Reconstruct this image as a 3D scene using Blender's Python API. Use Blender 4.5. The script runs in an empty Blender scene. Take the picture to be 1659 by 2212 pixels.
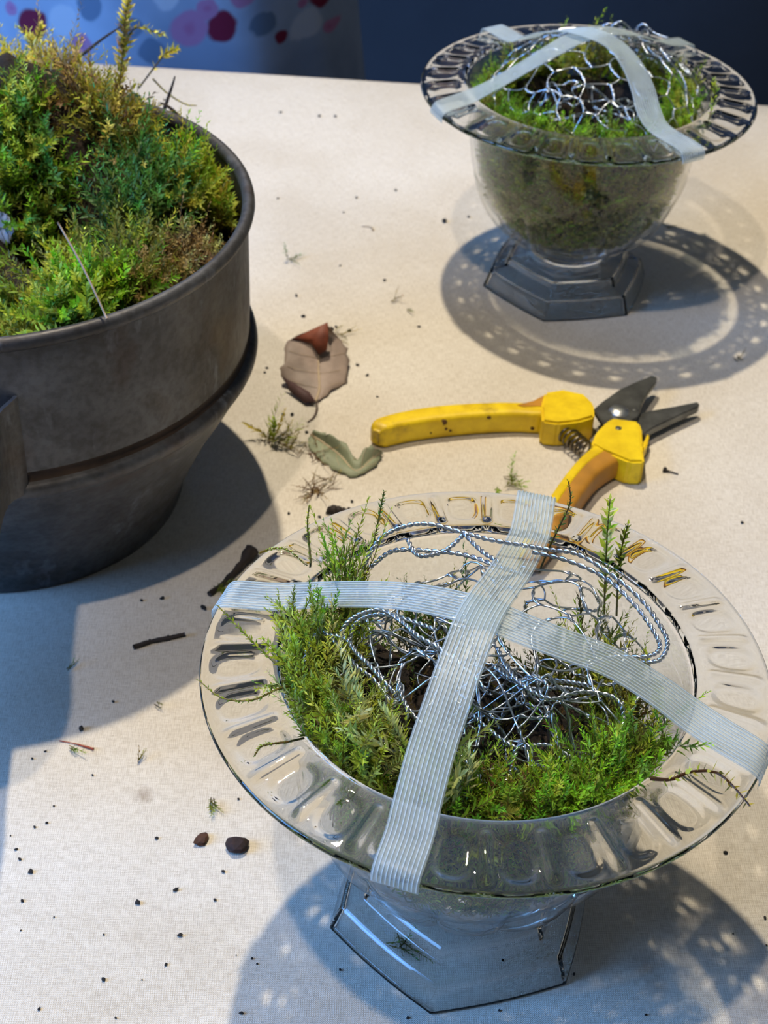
import bpy, bmesh, math, random
import numpy as np
from mathutils import Vector, Matrix, noise as mnoise

random.seed(7)
RNG = np.random.default_rng(11)
SC = bpy.context.scene
COL = SC.collection

# ------------------------------------------------------------------ camera
F_PX, CAM_H = 3446.70, 0.441775
CAM = np.array([0.0, 0.0, CAM_H])
VIEW = np.array([[0.99892137, 0.02882530, 0.03640329],      # right
                 [0.04643379, -0.62011322, -0.78313696],    # down
                 [0.0, 0.78398259, -0.62078281]])           # forward
cam_data = bpy.data.cameras.new('camera')
cam = bpy.data.objects.new('camera', cam_data)
COL.objects.link(cam)
cam_data.sensor_fit = 'VERTICAL'
cam_data.sensor_height = 36.0
cam_data.lens = 36.0 * F_PX / 2212.0
cam_data.clip_start = 0.01
cam_data.dof.use_dof = True
cam_data.dof.focus_distance = 0.475
cam_data.dof.aperture_fstop = 30.0
r_, d_, f_ = VIEW
cam.matrix_world = Matrix(((r_[0], -d_[0], -f_[0], 0), (r_[1], -d_[1], -f_[1], 0),
                           (r_[2], -d_[2], -f_[2], CAM_H), (0, 0, 0, 1)))
SC.camera = cam

# ------------------------------------------------------------------ light
SC.view_settings.view_transform = 'Standard'
SC.view_settings.look = 'None'
SC.view_settings.gamma = 1.0
SC.view_settings.use_curve_mapping = False
SC.view_settings.exposure = 0.0

world = bpy.data.worlds.new('room_ambience')
SC.world = world
world.use_nodes = True
bg = world.node_tree.nodes['Background']
bg.inputs['Color'].default_value = (0.78, 0.88, 1.0, 1)
bg.inputs['Strength'].default_value = 0.11


def spot(name, loc, aim, watts, col, cone, blend, radius):
    ld = bpy.data.lights.new(name, 'SPOT')
    ld.energy = watts
    ld.color = col
    ld.spot_size = math.radians(cone)
    ld.spot_blend = blend
    ld.shadow_soft_size = radius
    o = bpy.data.objects.new(name, ld)
    COL.objects.link(o)
    o.location = loc
    o.rotation_euler = (Vector(aim) - Vector(loc)).to_track_quat('-Z', 'Y').to_euler()
    ld.cycles.is_caustics_light = True
    return o


spot('ceiling_spot_back', (-0.166, 0.895, 1.276), (-0.02, 0.50, 0.0), 63, (1.0, 0.88, 0.68), 52, 0.12, 0.016)
spot('ceiling_spot_front', (-0.30, -0.07, 1.62), (0.02, 0.42, 0.0), 38, (1.0, 0.87, 0.72), 42, 0.6, 0.022)

wl = bpy.data.lights.new('window_light', 'AREA')
wl.energy = 37
wl.color = (0.17, 0.43, 1.0)
wl.shape = 'RECTANGLE'
wl.size = 0.7
wl.size_y = 0.9
wlo = bpy.data.objects.new('window_light', wl)
COL.objects.link(wlo)
wlo.location = (-1.30, 0.05, 0.72)
wlo.rotation_euler = (Vector((-0.25, 0.60, 0.0)) - Vector(wlo.location)).to_track_quat('-Z', 'Y').to_euler()

SC.cycles.max_bounces = 7
SC.cycles.transmission_bounces = 7
SC.cycles.transparent_max_bounces = 16
SC.cycles.glossy_bounces = 4
SC.cycles.diffuse_bounces = 2
SC.cycles.caustics_reflective = False
SC.cycles.use_adaptive_sampling = True
SC.cycles.adaptive_threshold = 0.08
SC.cycles.adaptive_min_samples = 14


# ------------------------------------------------------------------ helpers
def at(x, y, z=0.0):
    """photo pixel -> world point on the horizontal plane at height z"""
    d = np.array([(x - 829.5) / F_PX, (y - 1106.0) / F_PX, 1.0]) @ VIEW
    return CAM + d * ((z - CAM_H) / d[2])


def at_y(x, y, yw):
    d = np.array([(x - 829.5) / F_PX, (y - 1106.0) / F_PX, 1.0]) @ VIEW
    return CAM + d * (yw / d[1])


def tag(o, label=None, cat=None, group=None, kind=None):
    if label: o['label'] = label
    if cat: o['category'] = cat
    if group: o['group'] = group
    if kind: o['kind'] = kind
    return o


def empty(name, loc=(0, 0, 0), rz=0.0):
    o = bpy.data.objects.new(name, None)
    COL.objects.link(o)
    o.location = loc
    o.rotation_euler = (0, 0, rz)
    o.empty_display_size = 0.02
    return o


def mesh_np(name, V, F4, mats, parent=None, smooth=True, col=None, F3=None, mat_idx=None):
    """V (n,3); F4 (m,4) quads; F3 (k,3) triangles"""
    V = np.asarray(V, np.float32)
    F4 = np.zeros((0, 4), np.int32) if F4 is None else np.asarray(F4, np.int32)
    F3 = np.zeros((0, 3), np.int32) if F3 is None else np.asarray(F3, np.int32)
    me = bpy.data.meshes.new(name)
    me.vertices.add(len(V))
    me.vertices.foreach_set('co', V.ravel())
    nl = F4.size + F3.size
    me.loops.add(nl)
    me.loops.foreach_set('vertex_index', np.concatenate([F4.ravel(), F3.ravel()]))
    me.polygons.add(len(F4) + len(F3))
    ls = np.concatenate([np.arange(len(F4)) * 4, F4.size + np.arange(len(F3)) * 3]).astype(np.int32)
    me.polygons.foreach_set('loop_start', ls)
    me.polygons.foreach_set('use_smooth', np.full(len(ls), smooth))
    if col is not None:
        at_ = me.color_attributes.new('Col', 'FLOAT_COLOR', 'POINT')
        c4 = np.ones((len(V), 4), np.float32)
        c4[:, :3] = col
        at_.data.foreach_set('color', c4.ravel())
    for m in (mats if isinstance(mats, (list, tuple)) else [mats]):
        me.materials.append(m)
    if mat_idx is not None:
        me.polygons.foreach_set('material_index', np.asarray(mat_idx, np.int32))
    me.update(calc_edges=True)
    me.validate()
    o = bpy.data.objects.new(name, me)
    COL.objects.link(o)
    if parent is not None:
        o.parent = parent
    return o


def grid_faces(nu, nv, close_u=False, close_v=False, off=0):
    """vertex index = u*nv+v"""
    U = np.arange(nu if close_u else nu - 1)
    W = np.arange(nv if close_v else nv - 1)
    u, v = np.meshgrid(U, W, indexing='ij')
    u2, v2 = (u + 1) % nu, (v + 1) % nv
    return (np.stack([u * nv + v, u2 * nv + v, u2 * nv + v2, u * nv + v2], -1).reshape(-1, 4) + off)


def spline(P, n):
    """Catmull-Rom through P, n samples"""
    P = np.asarray(P, float)
    Q = np.vstack([2 * P[0] - P[1], P, 2 * P[-1] - P[-2]])
    t = np.linspace(0, len(P) - 1 - 1e-9, n)
    i = t.astype(int)
    s = (t - i)[:, None]
    a, b, c, d = Q[i], Q[i + 1], Q[i + 2], Q[i + 3]
    return 0.5 * (2 * b + (c - a) * s + (2 * a - 5 * b + 4 * c - d) * s ** 2 + (3 * b - a - 3 * c + d) * s ** 3)


def frames(P, up=(0, 0, 1)):
    T = np.gradient(P, axis=0)
    T /= np.linalg.norm(T, axis=1)[:, None] + 1e-12
    n = np.cross(T[0], up)
    if np.linalg.norm(n) < 1e-3:
        n = np.cross(T[0], (1, 0, 0.3))
    n /= np.linalg.norm(n)
    A = np.zeros_like(P)
    for k in range(len(P)):
        n = n - T[k] * (n @ T[k])
        n /= np.linalg.norm(n) + 1e-12
        A[k] = n
    return T, A, np.cross(T, A)


def tube(P, rad, sides=6, caps=True):
    """swept round tube; returns V, F4, F3"""
    P = np.asarray(P, float)
    rad = np.broadcast_to(np.asarray(rad, float), (len(P),))
    T, A, B = frames(P)
    th = np.arange(sides) * 2 * math.pi / sides
    V = P[:, None] + rad[:, None, None] * (A[:, None] * np.cos(th)[None, :, None] + B[:, None] * np.sin(th)[None, :, None])
    V = V.reshape(-1, 3)
    F4 = grid_faces(len(P), sides, close_v=True)
    F3 = np.zeros((0, 3), int)
    if caps:
        n = len(V)
        V = np.vstack([V, P[0], P[-1]])
        k = np.arange(sides)
        F3 = np.vstack([np.stack([np.full(sides, n), (k + 1) % sides, k], 1),
                        np.stack([np.full(sides, n + 1), (len(P) - 1) * sides + k, (len(P) - 1) * sides + (k + 1) % sides], 1)])
    return V, F4, F3


def join(parts):
    Vs, Q, T, n = [], [], [], 0
    for V, F4, F3 in parts:
        Vs.append(V)
        Q.append(np.asarray(F4).reshape(-1, 4) + n)
        T.append(np.asarray(F3).reshape(-1, 3) + n)
        n += len(V)
    return np.vstack(Vs), np.vstack(Q), np.vstack(T)


def lathe(prof, n=128, rmod=None, close=False, flip=True):
    """prof (k,2) r,z ; rmod(theta, r, z, idx)->(r,z)"""
    prof = np.asarray(prof, float)
    th = np.arange(n) * 2 * math.pi / n
    R_ = np.repeat(prof[:, 0][:, None], n, 1)
    Z_ = np.repeat(prof[:, 1][:, None], n, 1)
    if rmod:
        R_, Z_ = rmod(th[None, :], R_, Z_, np.arange(len(prof))[:, None])
    V = np.stack([R_ * np.cos(th), R_ * np.sin(th), Z_], -1).reshape(-1, 3)
    F = grid_faces(len(prof), n, close_u=close, close_v=True)
    return V, (F[:, ::-1] if flip else F)


def fbm(P, s, oct=3, seed=0.0):
    """numpy-friendly value from mathutils noise (slow, for small arrays)"""
    return np.array([mnoise.fractal(Vector((x * s + seed, y * s - seed, z * s + 2 * seed)), 1.0, 2.0, oct) for x, y, z in P])


# ------------------------------------------------------------------ material helpers
def mat(name):
    m = bpy.data.materials.new(name)
    m.use_nodes = True
    nt = m.node_tree
    b = nt.nodes['Principled BSDF']
    return m, nt, b


def nd(nt, typ, **kw):
    n = nt.nodes.new(typ)
    for k, v in kw.items():
        if k.startswith('_'):
            setattr(n, k[1:], v)
        else:
            n.inputs[k.replace('__', ' ')].default_value = v
    return n


def ramp(nt, src, stops, interp='LINEAR'):
    r = nt.nodes.new('ShaderNodeValToRGB')
    r.color_ramp.interpolation = interp
    els = r.color_ramp.elements
    while len(els) > 1:
        els.remove(els[-1])
    els[0].position = stops[0][0]
    els[0].color = (*stops[0][1], 1)
    for p_, c_ in stops[1:]:
        e = els.new(p_)
        e.color = (*c_, 1)
    nt.links.new(src, r.inputs['Fac'])
    return r


def srgb(r, g, b):
    def l(c):
        c /= 255.0
        return c / 12.92 if c <= 0.04045 else ((c + 0.055) / 1.055) ** 2.4
    return (l(r), l(g), l(b))


def mixc(nt, fac, a, b, mode='MIX'):
    m = nt.nodes.new('ShaderNodeMix')
    m.data_type = 'RGBA'
    m.blend_type = mode
    for val, sock in ((fac, m.inputs['Factor']), (a, m.inputs[6]), (b, m.inputs[7])):
        if isinstance(val, (int, float)):
            sock.default_value = val
        elif isinstance(val, tuple):
            sock.default_value = (*val, 1)
        else:
            nt.links.new(val, sock)
    return m.outputs[2]


def math_n(nt, op, a, b=None, c=None, clamp=False):
    m = nt.nodes.new('ShaderNodeMath')
    m.operation = op
    m.use_clamp = clamp
    for i, v in enumerate((a, b, c)):
        if v is None: continue
        if isinstance(v, (int, float)):
            m.inputs[i].default_value = v
        else:
            nt.links.new(v, m.inputs[i])
    return m.outputs[0]


def coords(nt, kind='Object', scale=(1, 1, 1), rot=(0, 0, 0)):
    tc = nt.nodes.new('ShaderNodeTexCoord')
    mp = nt.nodes.new('ShaderNodeMapping')
    mp.inputs['Scale'].default_value = scale
    mp.inputs['Rotation'].default_value = rot
    nt.links.new(tc.outputs[kind], mp.inputs['Vector'])
    return mp.outputs['Vector']


def tex_noise(nt, vec, scale, detail=4, rough=0.55, dist=0.0):
    n = nd(nt, 'ShaderNodeTexNoise', Scale=scale, Detail=detail, Roughness=rough, Distortion=dist)
    nt.links.new(vec, n.inputs['Vector'])
    return n.outputs['Fac']


def bump(nt, b, height, strength, dist):
    bm = nd(nt, 'ShaderNodeBump', Strength=strength, Distance=dist)
    nt.links.new(height, bm.inputs['Height'])
    nt.links.new(bm.outputs['Normal'], b.inputs['Normal'])
    return bm


def plain(name, rgb, rough=0.5, metal=0.0, var=0.0, vscale=60, bumpd=0.0):
    m, nt, b = mat(name)
    b.inputs['Roughness'].default_value = rough
    b.inputs['Metallic'].default_value = metal
    v = coords(nt)
    n = tex_noise(nt, v, vscale)
    lo = tuple(max(0, c * (1 - var)) for c in rgb)
    hi = tuple(min(1, c * (1 + var)) for c in rgb)
    r = ramp(nt, n, [(0.3, lo), (0.7, hi)])
    nt.links.new(r.outputs['Color'], b.inputs['Base Color'])
    if bumpd:
        bump(nt, b, n, 0.6, bumpd)
    return m


# cloth ------------------------------------------------------------
def mat_linen():
    m, nt, b = mat('linen')
    v = coords(nt)
    b.inputs['Roughness'].default_value = 0.9
    b.inputs['Specular IOR Level'].default_value = 0.15
    # threads
    tilt = coords(nt, rot=(0, 0, math.radians(-2.5)))
    sep = nt.nodes.new('ShaderNodeSeparateXYZ')
    nt.links.new(tilt, sep.inputs[0])
    wob = tex_noise(nt, v, 90, 2)
    wv = math_n(nt, 'MULTIPLY', wob, 0.0009)
    PIT = 0.00072
    fx = math_n(nt, 'MULTIPLY', math_n(nt, 'ADD', sep.outputs[0], wv), 2 * math.pi / PIT)
    fy = math_n(nt, 'MULTIPLY', math_n(nt, 'ADD', sep.outputs[1], wv), 2 * math.pi / PIT)
    sx = math_n(nt, 'SINE', fx)
    sy = math_n(nt, 'SINE', fy)
    weave = math_n(nt, 'MULTIPLY', sx, sy)
    hx = math_n(nt, 'ABSOLUTE', math_n(nt, 'SINE', math_n(nt, 'MULTIPLY', fx, 0.5)))
    hy = math_n(nt, 'ABSOLUTE', math_n(nt, 'SINE', math_n(nt, 'MULTIPLY', fy, 0.5)))
    gap = math_n(nt, 'MULTIPLY', hx, hy)
    # slubs: stretched noise both ways
    s1 = tex_noise(nt, coords(nt, scale=(220, 2600, 1)), 1.0, 3, 0.6)
    s2 = tex_noise(nt, coords(nt, scale=(2600, 220, 1)), 1.0, 3, 0.6)
    slub = math_n(nt, 'ADD', s1, s2)
    big = tex_noise(nt, v, 7, 4)
    base = ramp(nt, slub, [(0.70, srgb(204, 195, 181)), (1.0, srgb(218, 211, 199)), (1.30, srgb(229, 223, 212))])
    stain = ramp(nt, big, [(0.35, (0.86, 0.83, 0.78)), (0.6, (1, 1, 1))])
    c1 = mixc(nt, 1.0, base.outputs['Color'], stain.outputs['Color'], 'MULTIPLY')
    gp = ramp(nt, gap, [(0.0, (0.70, 0.66, 0.60)), (0.35, (1, 1, 1))])
    c2 = mixc(nt, 0.8, c1, gp.outputs['Color'], 'MULTIPLY')
    flk = ramp(nt, tex_noise(nt, v, 1100, 2), [(0.66, (1, 1, 1)), (0.74, (0.62, 0.57, 0.5))])
    c3 = mixc(nt, 0.6, c2, flk.outputs['Color'], 'MULTIPLY')
    # two damp stains on the cloth
    cur = c3
    for (px, py, rad, amt) in ((312, 1718, 0.0042, 0.5), (1395, 2085, 0.0065, 0.45), (1420, 2130, 0.004, 0.35), (640, 1800, 0.004, 0.22), (1180, 1640, 0.02, 0.10)):
        w = at(px, py)
        dn = nd(nt, 'ShaderNodeVectorMath', _operation='DISTANCE')
        nt.links.new(v, dn.inputs[0])
        dn.inputs[1].default_value = (w[0], w[1], 0)
        dd = math_n(nt, 'ADD', dn.outputs['Value'], math_n(nt, 'MULTIPLY', tex_noise(nt, v, 400, 2), rad * 0.9))
        fac = math_n(nt, 'MULTIPLY', math_n(nt, 'SUBTRACT', 1.6, math_n(nt, 'DIVIDE', dd, rad), clamp=True), amt)
        cur = mixc(nt, fac, cur, srgb(150, 128, 108), 'MULTIPLY')
    nt.links.new(cur, b.inputs['Base Color'])
    h = math_n(nt, 'ADD', math_n(nt, 'MULTIPLY', weave, 0.5), math_n(nt, 'MULTIPLY', slub, 0.9))
    bump(nt, b, h, 0.55, 0.00022)
    return m


def mat_clear(name='clear_plastic', ior=1.42):
    m = bpy.data.materials.new(name)
    m.use_nodes = True
    nt = m.node_tree
    nt.nodes.clear()
    out = nt.nodes.new('ShaderNodeOutputMaterial')
    g = nd(nt, 'ShaderNodeBsdfGlass', Roughness=0.0, IOR=ior)
    g.inputs['Color'].default_value = (0.985, 0.99, 0.985, 1)
    nt.links.new(g.outputs[0], out.inputs[0])
    return m


def mat_thin_wall(name='clear_thin_wall', tint=(0.965, 0.972, 0.965), f0=0.035, power=4.5, haze=0.0):
    """thin clear wall: light goes straight through, Fresnel sheen on top"""
    m = bpy.data.materials.new(name)
    m.use_nodes = True
    nt = m.node_tree
    nt.nodes.clear()
    out = nt.nodes.new('ShaderNodeOutputMaterial')
    tr = nt.nodes.new('ShaderNodeBsdfTransparent')
    tr.inputs['Color'].default_value = (*tint, 1)
    gl = nd(nt, 'ShaderNodeBsdfGlossy', Roughness=0.015)
    lw = nd(nt, 'ShaderNodeLayerWeight', Blend=0.5)
    fr = math_n(nt, 'MULTIPLY_ADD', math_n(nt, 'POWER', lw.outputs['Facing'], power), 0.9, f0, clamp=True)
    mx = nt.nodes.new('ShaderNodeMixShader')
    nt.links.new(fr, mx.inputs[0])
    body = tr
    if haze:
        df = nt.nodes.new('ShaderNodeBsdfTranslucent')
        df.inputs['Color'].default_value = (0.86, 0.88, 0.92, 1)
        d2 = nt.nodes.new('ShaderNodeBsdfDiffuse')
        d2.inputs['Color'].default_value = (0.86, 0.88, 0.92, 1)
        md = nd(nt, 'ShaderNodeMixShader', Fac=0.5)
        nt.links.new(df.outputs[0], md.inputs[1])
        nt.links.new(d2.outputs[0], md.inputs[2])
        hz = math_n(nt, 'MULTIPLY_ADD', math_n(nt, 'POWER', lw.outputs['Facing'], 2.5), haze, 0.012, clamp=True)
        body = nt.nodes.new('ShaderNodeMixShader')
        nt.links.new(hz, body.inputs[0])
        nt.links.new(tr.outputs[0], body.inputs[1])
        nt.links.new(md.outputs[0], body.inputs[2])
    nt.links.new(body.outputs[0], mx.inputs[1])
    nt.links.new(gl.outputs[0], mx.inputs[2])
    nt.links.new(mx.outputs[0], out.inputs[0])
    return m


M_LINEN = mat_linen()
M_CLEAR = mat_clear()
M_WALLCLEAR = mat_thin_wall(f0=0.04, power=4.0, haze=0.02)
M_FOOT = mat_clear('clear_foot', 1.46)


# ------------------------------------------------------------------ setting
def box(name, lo, hi, m, parent=None, bev=0.0):
    bm = bmesh.new()
    bmesh.ops.create_cube(bm, size=1.0)
    for v in bm.verts:
        v.co = Vector([(lo[i] + hi[i]) / 2 + v.co[i] * (hi[i] - lo[i]) for i in range(3)])
    if bev:
        bmesh.ops.bevel(bm, geom=bm.edges[:], offset=bev, segments=3, affect='EDGES')
    me = bpy.data.meshes.new(name)
    bm.to_mesh(me)
    bm.free()
    me.materials.append(m)
    for p_ in me.polygons: p_.use_smooth = bev > 0
    o = bpy.data.objects.new(name, me)
    COL.objects.link(o)
    if parent: o.parent = parent
    return o


M_FLOOR = plain('dark_floor', srgb(112, 110, 110), 0.65, 0, 0.25, 5)
M_WALL = plain('dark_wall', srgb(104, 108, 118), 0.9, 0, 0.15, 3)
tag(box('floor', (-2.6, -1.6, -0.80), (2.6, 3.2, -0.75), M_FLOOR), kind='structure')
tag(box('wall_back', (-2.6, 2.6, -0.75), (2.6, 2.7, 1.9), M_WALL), kind='structure')

# table (top tilts in plan: its far edge is not parallel to the picture)
TH = math.radians(-2.2)
TY = 1.030


def table_edge_y(x):
    return TY + math.tan(TH) * x


def build_table():
    t = empty('table', (0, 0.3, -0.75))
    wood = plain('table_wood', srgb(96, 72, 50), 0.5, 0, 0.2, 12)
    def q(x, y): return (x, y + math.tan(TH) * x)
    V, F = [], []
    def slab(x0, x1, y0, y1, z0, z1):
        n = len(V)
        for z in (z0, z1):
            for x, y in ((x0, y0), (x1, y0), (x1, y1), (x0, y1)):
                a = q(x, y); V.append((a[0], a[1] - 0.3, z + 0.75))
        F.extend([[n, n + 3, n + 2, n + 1], [n + 4, n + 5, n + 6, n + 7]] + [[n + i, n + (i + 1) % 4, n + 4 + (i + 1) % 4, n + 4 + i] for i in range(4)])
    slab(-0.84, 0.96, -0.36, TY - 0.006, -0.030, -0.0025)
    mesh_np('table_top', V, F, wood, t, smooth=False)
    for x in (-0.78, 0.90):
        for y in (-0.30, TY - 0.07):
            V, F = [], []
            slab(x - 0.025, x + 0.025, y - 0.025, y + 0.025, -0.75, -0.0305)
            mesh_np('leg', V, F, wood, t, smooth=False)
    tag(t, 'wooden table hidden under the beige linen cloth', 'table')
    # cloth: top sheet with rounded edges and a short drop all round
    prof = [(-0.20, 0.0), (-0.03, 0.0)]                      # distance outward from edge, z
    for a in np.linspace(0, math.pi / 2, 6):
        prof.append((-0.006 + 0.006 * math.sin(a), -0.006 + 0.006 * math.cos(a)))
    for z in (-0.05, -0.12, -0.20, -0.26):
        prof.append((0.002 - z * 0.02, z))
    X0, X1, Y0, Y1 = -0.845, 0.965, -0.365, TY
    # perimeter param
    per = []
    n1, n2 = 60, 48
    for i in range(n1): per.append((X0 + (X1 - X0) * i / n1, Y0, 0, -1))
    for i in range(n2): per.append((X1, Y0 + (Y1 - Y0) * i / n2, 1, 0))
    for i in range(n1): per.append((X1 - (X1 - X0) * i / n1, Y1, 0, 1))
    for i in range(n2): per.append((X0, Y1 - (Y1 - Y0) * i / n2, -1, 0))
    per = np.array(per)
    npf, npp = len(prof), len(per)
    V = np.zeros((npp, npf, 3))
    s = np.arange(npp)
    for k, (d, z) in enumerate(prof):
        wob = (0.010 * np.sin(s * 0.75) + 0.006 * np.sin(s * 0.31 + 1)) * max(0, -z) / 0.26
        if k == 0:
            x = np.clip(per[:, 0], X0 + 0.2, X1 - 0.2)
            y = np.clip(per[:, 1], Y0 + 0.2, Y1 - 0.2)
        elif d < 0:
            x = np.clip(per[:, 0], X0 - d, X1 + d)
            y = np.clip(per[:, 1], Y0 - d, Y1 + d)
        else:
            x = per[:, 0] + per[:, 2] * (d + wob)
            y = per[:, 1] + per[:, 3] * (d + wob)
        V[:, k] = np.stack([x, y + math.tan(TH) * x, np.full(npp, z)], 1)
    F4 = grid_faces(npp, npf, close_u=True)[:, ::-1]
    Vf = V.reshape(-1, 3)
    n = len(Vf)
    gx, gy = np.meshgrid(np.linspace(X0 + 0.2, X1 - 0.2, 25), np.linspace(Y0 + 0.2, Y1 - 0.2, 25), indexing='ij')
    top = np.stack([gx, gy + math.tan(TH) * gx, np.zeros_like(gx)], -1).reshape(-1, 3)
    Vf = np.vstack([Vf, top])
    F4 = np.vstack([F4, grid_faces(25, 25, off=n)])
    c = mesh_np('tablecloth', Vf, F4, M_LINEN, None, True)
    c.cycles.is_caustics_receiver = True
    tag(c, 'beige woven linen cloth spread over the whole table', 'tablecloth')
    return c


build_table()

# ------------------------------------------------------------------ clear pedestal bowls
NEAR = np.array([0.03252, 0.34538])
FAR = np.array([0.09330, 0.76972])
RIM_R, RIM_Z = 0.085, 0.1118
NCELL = 28
LIP_R, LIP_Z = 0.0634, 0.1142


def build_bowl_meshes():
    nth = NCELL * 22
    cell = 2 * math.pi / NCELL

    def rim_h(th, u):
        """relief of the flange, u = 0 inner .. 1 outer"""
        c = ((th / cell + 0.5) % 1.0) - 0.5          # -.5...5 , 0 = ridge pair
        a = np.abs(c)
        env = np.clip((u - 0.06) / 0.12, 0, 1) * np.clip((0.97 - u) / 0.22, 0, 1)
        env = env * env * (3 - 2 * env)
        g_ = np.clip((0.115 - a) / 0.075, 0, 1)
        groove = g_ * g_ * (3 - 2 * g_)
        d = (np.abs((a - 0.5) / 0.335) ** 2.6 + np.abs((u - 0.50) / 0.40) ** 3.0) ** (1 / 2.8)
        o_ = np.clip((1.0 - d) / 0.30, 0, 1)
        o_ = o_ * o_ * (3 - 2 * o_)
        return env * groove * 0.0010 - o_ * 0.0007

    # top of flange, from lip to outer edge
    us = np.linspace(0, 1, 34)
    top = np.stack([LIP_R + 0.0004 + (RIM_R - 0.0012 - LIP_R) * us, LIP_Z + (RIM_Z + 0.0002 - LIP_Z) * us ** 1.2], 1)
    edge = [(RIM_R - 0.0004, RIM_Z - 0.0001), (RIM_R, RIM_Z - 0.0008), (RIM_R - 0.0003, RIM_Z - 0.0016)]
    ub = np.linspace(1, 0, 14)
    bot = np.stack([0.0625 + (RIM_R - 0.0012 - 0.0625) * ub, (RIM_Z - 0.0020) + 0.0022 * (1 - ub) ** 1.5], 1)
    lip = np.array([(0.0616, 0.1124), (0.0613, 0.1131), (0.0617, 0.1138), (0.0626, 0.1142)])
    prof = np.vstack([top, edge, bot, lip])
    u_all = np.concatenate([us, [1, 1, 1], ub, np.zeros(4)])
    is_top = np.concatenate([np.ones(34), np.zeros(21)])

    def rm(th, R_, Z_, idx):
        u = u_all[idx.ravel()][:, None]
        tp = is_top[idx.ravel()][:, None]
        h = rim_h(th, u)
        Z_ = Z_ + tp * h - (1 - tp) * 0.12 * h * (u < 1)
        return R_, Z_
    rimV, rimF = lathe(prof, nth, rm, close=True, flip=False)

    # cup: outside going down, then inside going up to the lip
    out = np.array([(0.0611, 0.1120), (0.0604, 0.106), (0.0597, 0.100), (0.0590, 0.092), (0.0582, 0.084), (0.0573, 0.077), (0.0563, 0.071),
                    (0.0549, 0.065), (0.0531, 0.059), (0.0508, 0.053), (0.0480, 0.047), (0.0445, 0.0415), (0.0403, 0.0365),
                    (0.0352, 0.0322), (0.0290, 0.0288), (0.0215, 0.0265), (0.012, 0.0255), (0.0, 0.0252)])
    oz = spline(out, 44)
    inn = np.array([(0.0, 0.0285), (0.012, 0.0287), (0.021, 0.0297), (0.0285, 0.0320), (0.0340, 0.0352), (0.0388, 0.0393), (0.0428, 0.0440),
                    (0.0460, 0.049), (0.0488, 0.055), (0.0511, 0.061), (0.0529, 0.067), (0.0543, 0.073), (0.0555, 0.080), (0.0565, 0.088),
                    (0.0574, 0.096), (0.0584, 0.104), (0.0594, 0.109), (0.0605, 0.1122)])
    iz = spline(inn, 40)
    prof = np.vstack([oz, iz])
    inner = np.concatenate([np.zeros(44), np.ones(40)])

    def cm(th, R_, Z_, idx):
        i = inner[idx.ravel()][:, None]
        c = np.abs(((th / (2 * cell)) % 1.0) - 0.5) * 2            # 0 mid-lobe .. 1 boundary (14 lobes)
        top_z = 0.074 - 0.012 * c ** 2                              # arched top of each thumb-print
        e = np.clip((top_z - Z_) / 0.006, 0, 1) * np.clip((Z_ - 0.028) / 0.008, 0, 1)
        e = e * e * (3 - 2 * e)
        lobe = np.sqrt(np.clip(1 - c ** 2, 0, 1)) - 0.75
        R_ = R_ * (1 + (1 - i) * 0.075 * e * lobe)
        return R_, Z_
    cupV, cupF = lathe(prof, nth, cm, flip=False)

    # foot: hexagonal two-tier hollow base
    nf = 360
    raw = [(0.0205, 0.0251), (0.0198, 0.0228), (0.0205, 0.0206), (0.0235, 0.0190), (0.0290, 0.0180), (0.0335, 0.0174), (0.0350, 0.0128),
           (0.0385, 0.0118), (0.0428, 0.0108), (0.0464, 0.0002), (0.0440, 0.0002), (0.0410, 0.0086), (0.0368, 0.0096),
           (0.0332, 0.0106), (0.0318, 0.0152), (0.0285, 0.0158), (0.0225, 0.0166), (0.0180, 0.0180), (0.0, 0.0185)]
    ft = [raw[0]]
    for i in range(1, len(raw) - 1):                         # tight rounds on every corner so the edges glint
        p_, q_, n_ = np.array(raw[i - 1]), np.array(raw[i]), np.array(raw[i + 1])
        e = min(0.0006, 0.3 * np.linalg.norm(q_ - p_), 0.3 * np.linalg.norm(n_ - q_))
        a_, b_ = q_ + (p_ - q_) / np.linalg.norm(p_ - q_) * e, q_ + (n_ - q_) / np.linalg.norm(n_ - q_) * e
        ft += [tuple(a_ + (p_ - a_) * 0.15), tuple(a_), tuple(0.25 * a_ + 0.5 * q_ + 0.25 * b_), tuple(b_), tuple(b_ + (n_ - b_) * 0.15)]
    ft.append(raw[-1])
    ft = np.array(ft)
    cap = np.array([(0.0, 0.0251)])
    prof = np.vstack([cap, ft])

    def fm(th, R_, Z_, idx):
        k = (th % (math.pi / 3)) - math.pi / 6
        hexr = math.cos(math.pi / 6) / np.cos(k)
        bow = 1 - (1 - hexr) * 0.80
        w = np.clip((R_ - 0.0205) / 0.009, 0, 1)
        w = np.maximum(w * w * (3 - 2 * w), 0.12)
        return R_ * (1 - w + w * bow), Z_
    fV, fF = lathe(prof, nf, fm, flip=False)
    return (rimV, rimF), (cupV, cupF), (fV, fF)


BOWL_MESH = build_bowl_meshes()


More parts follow.
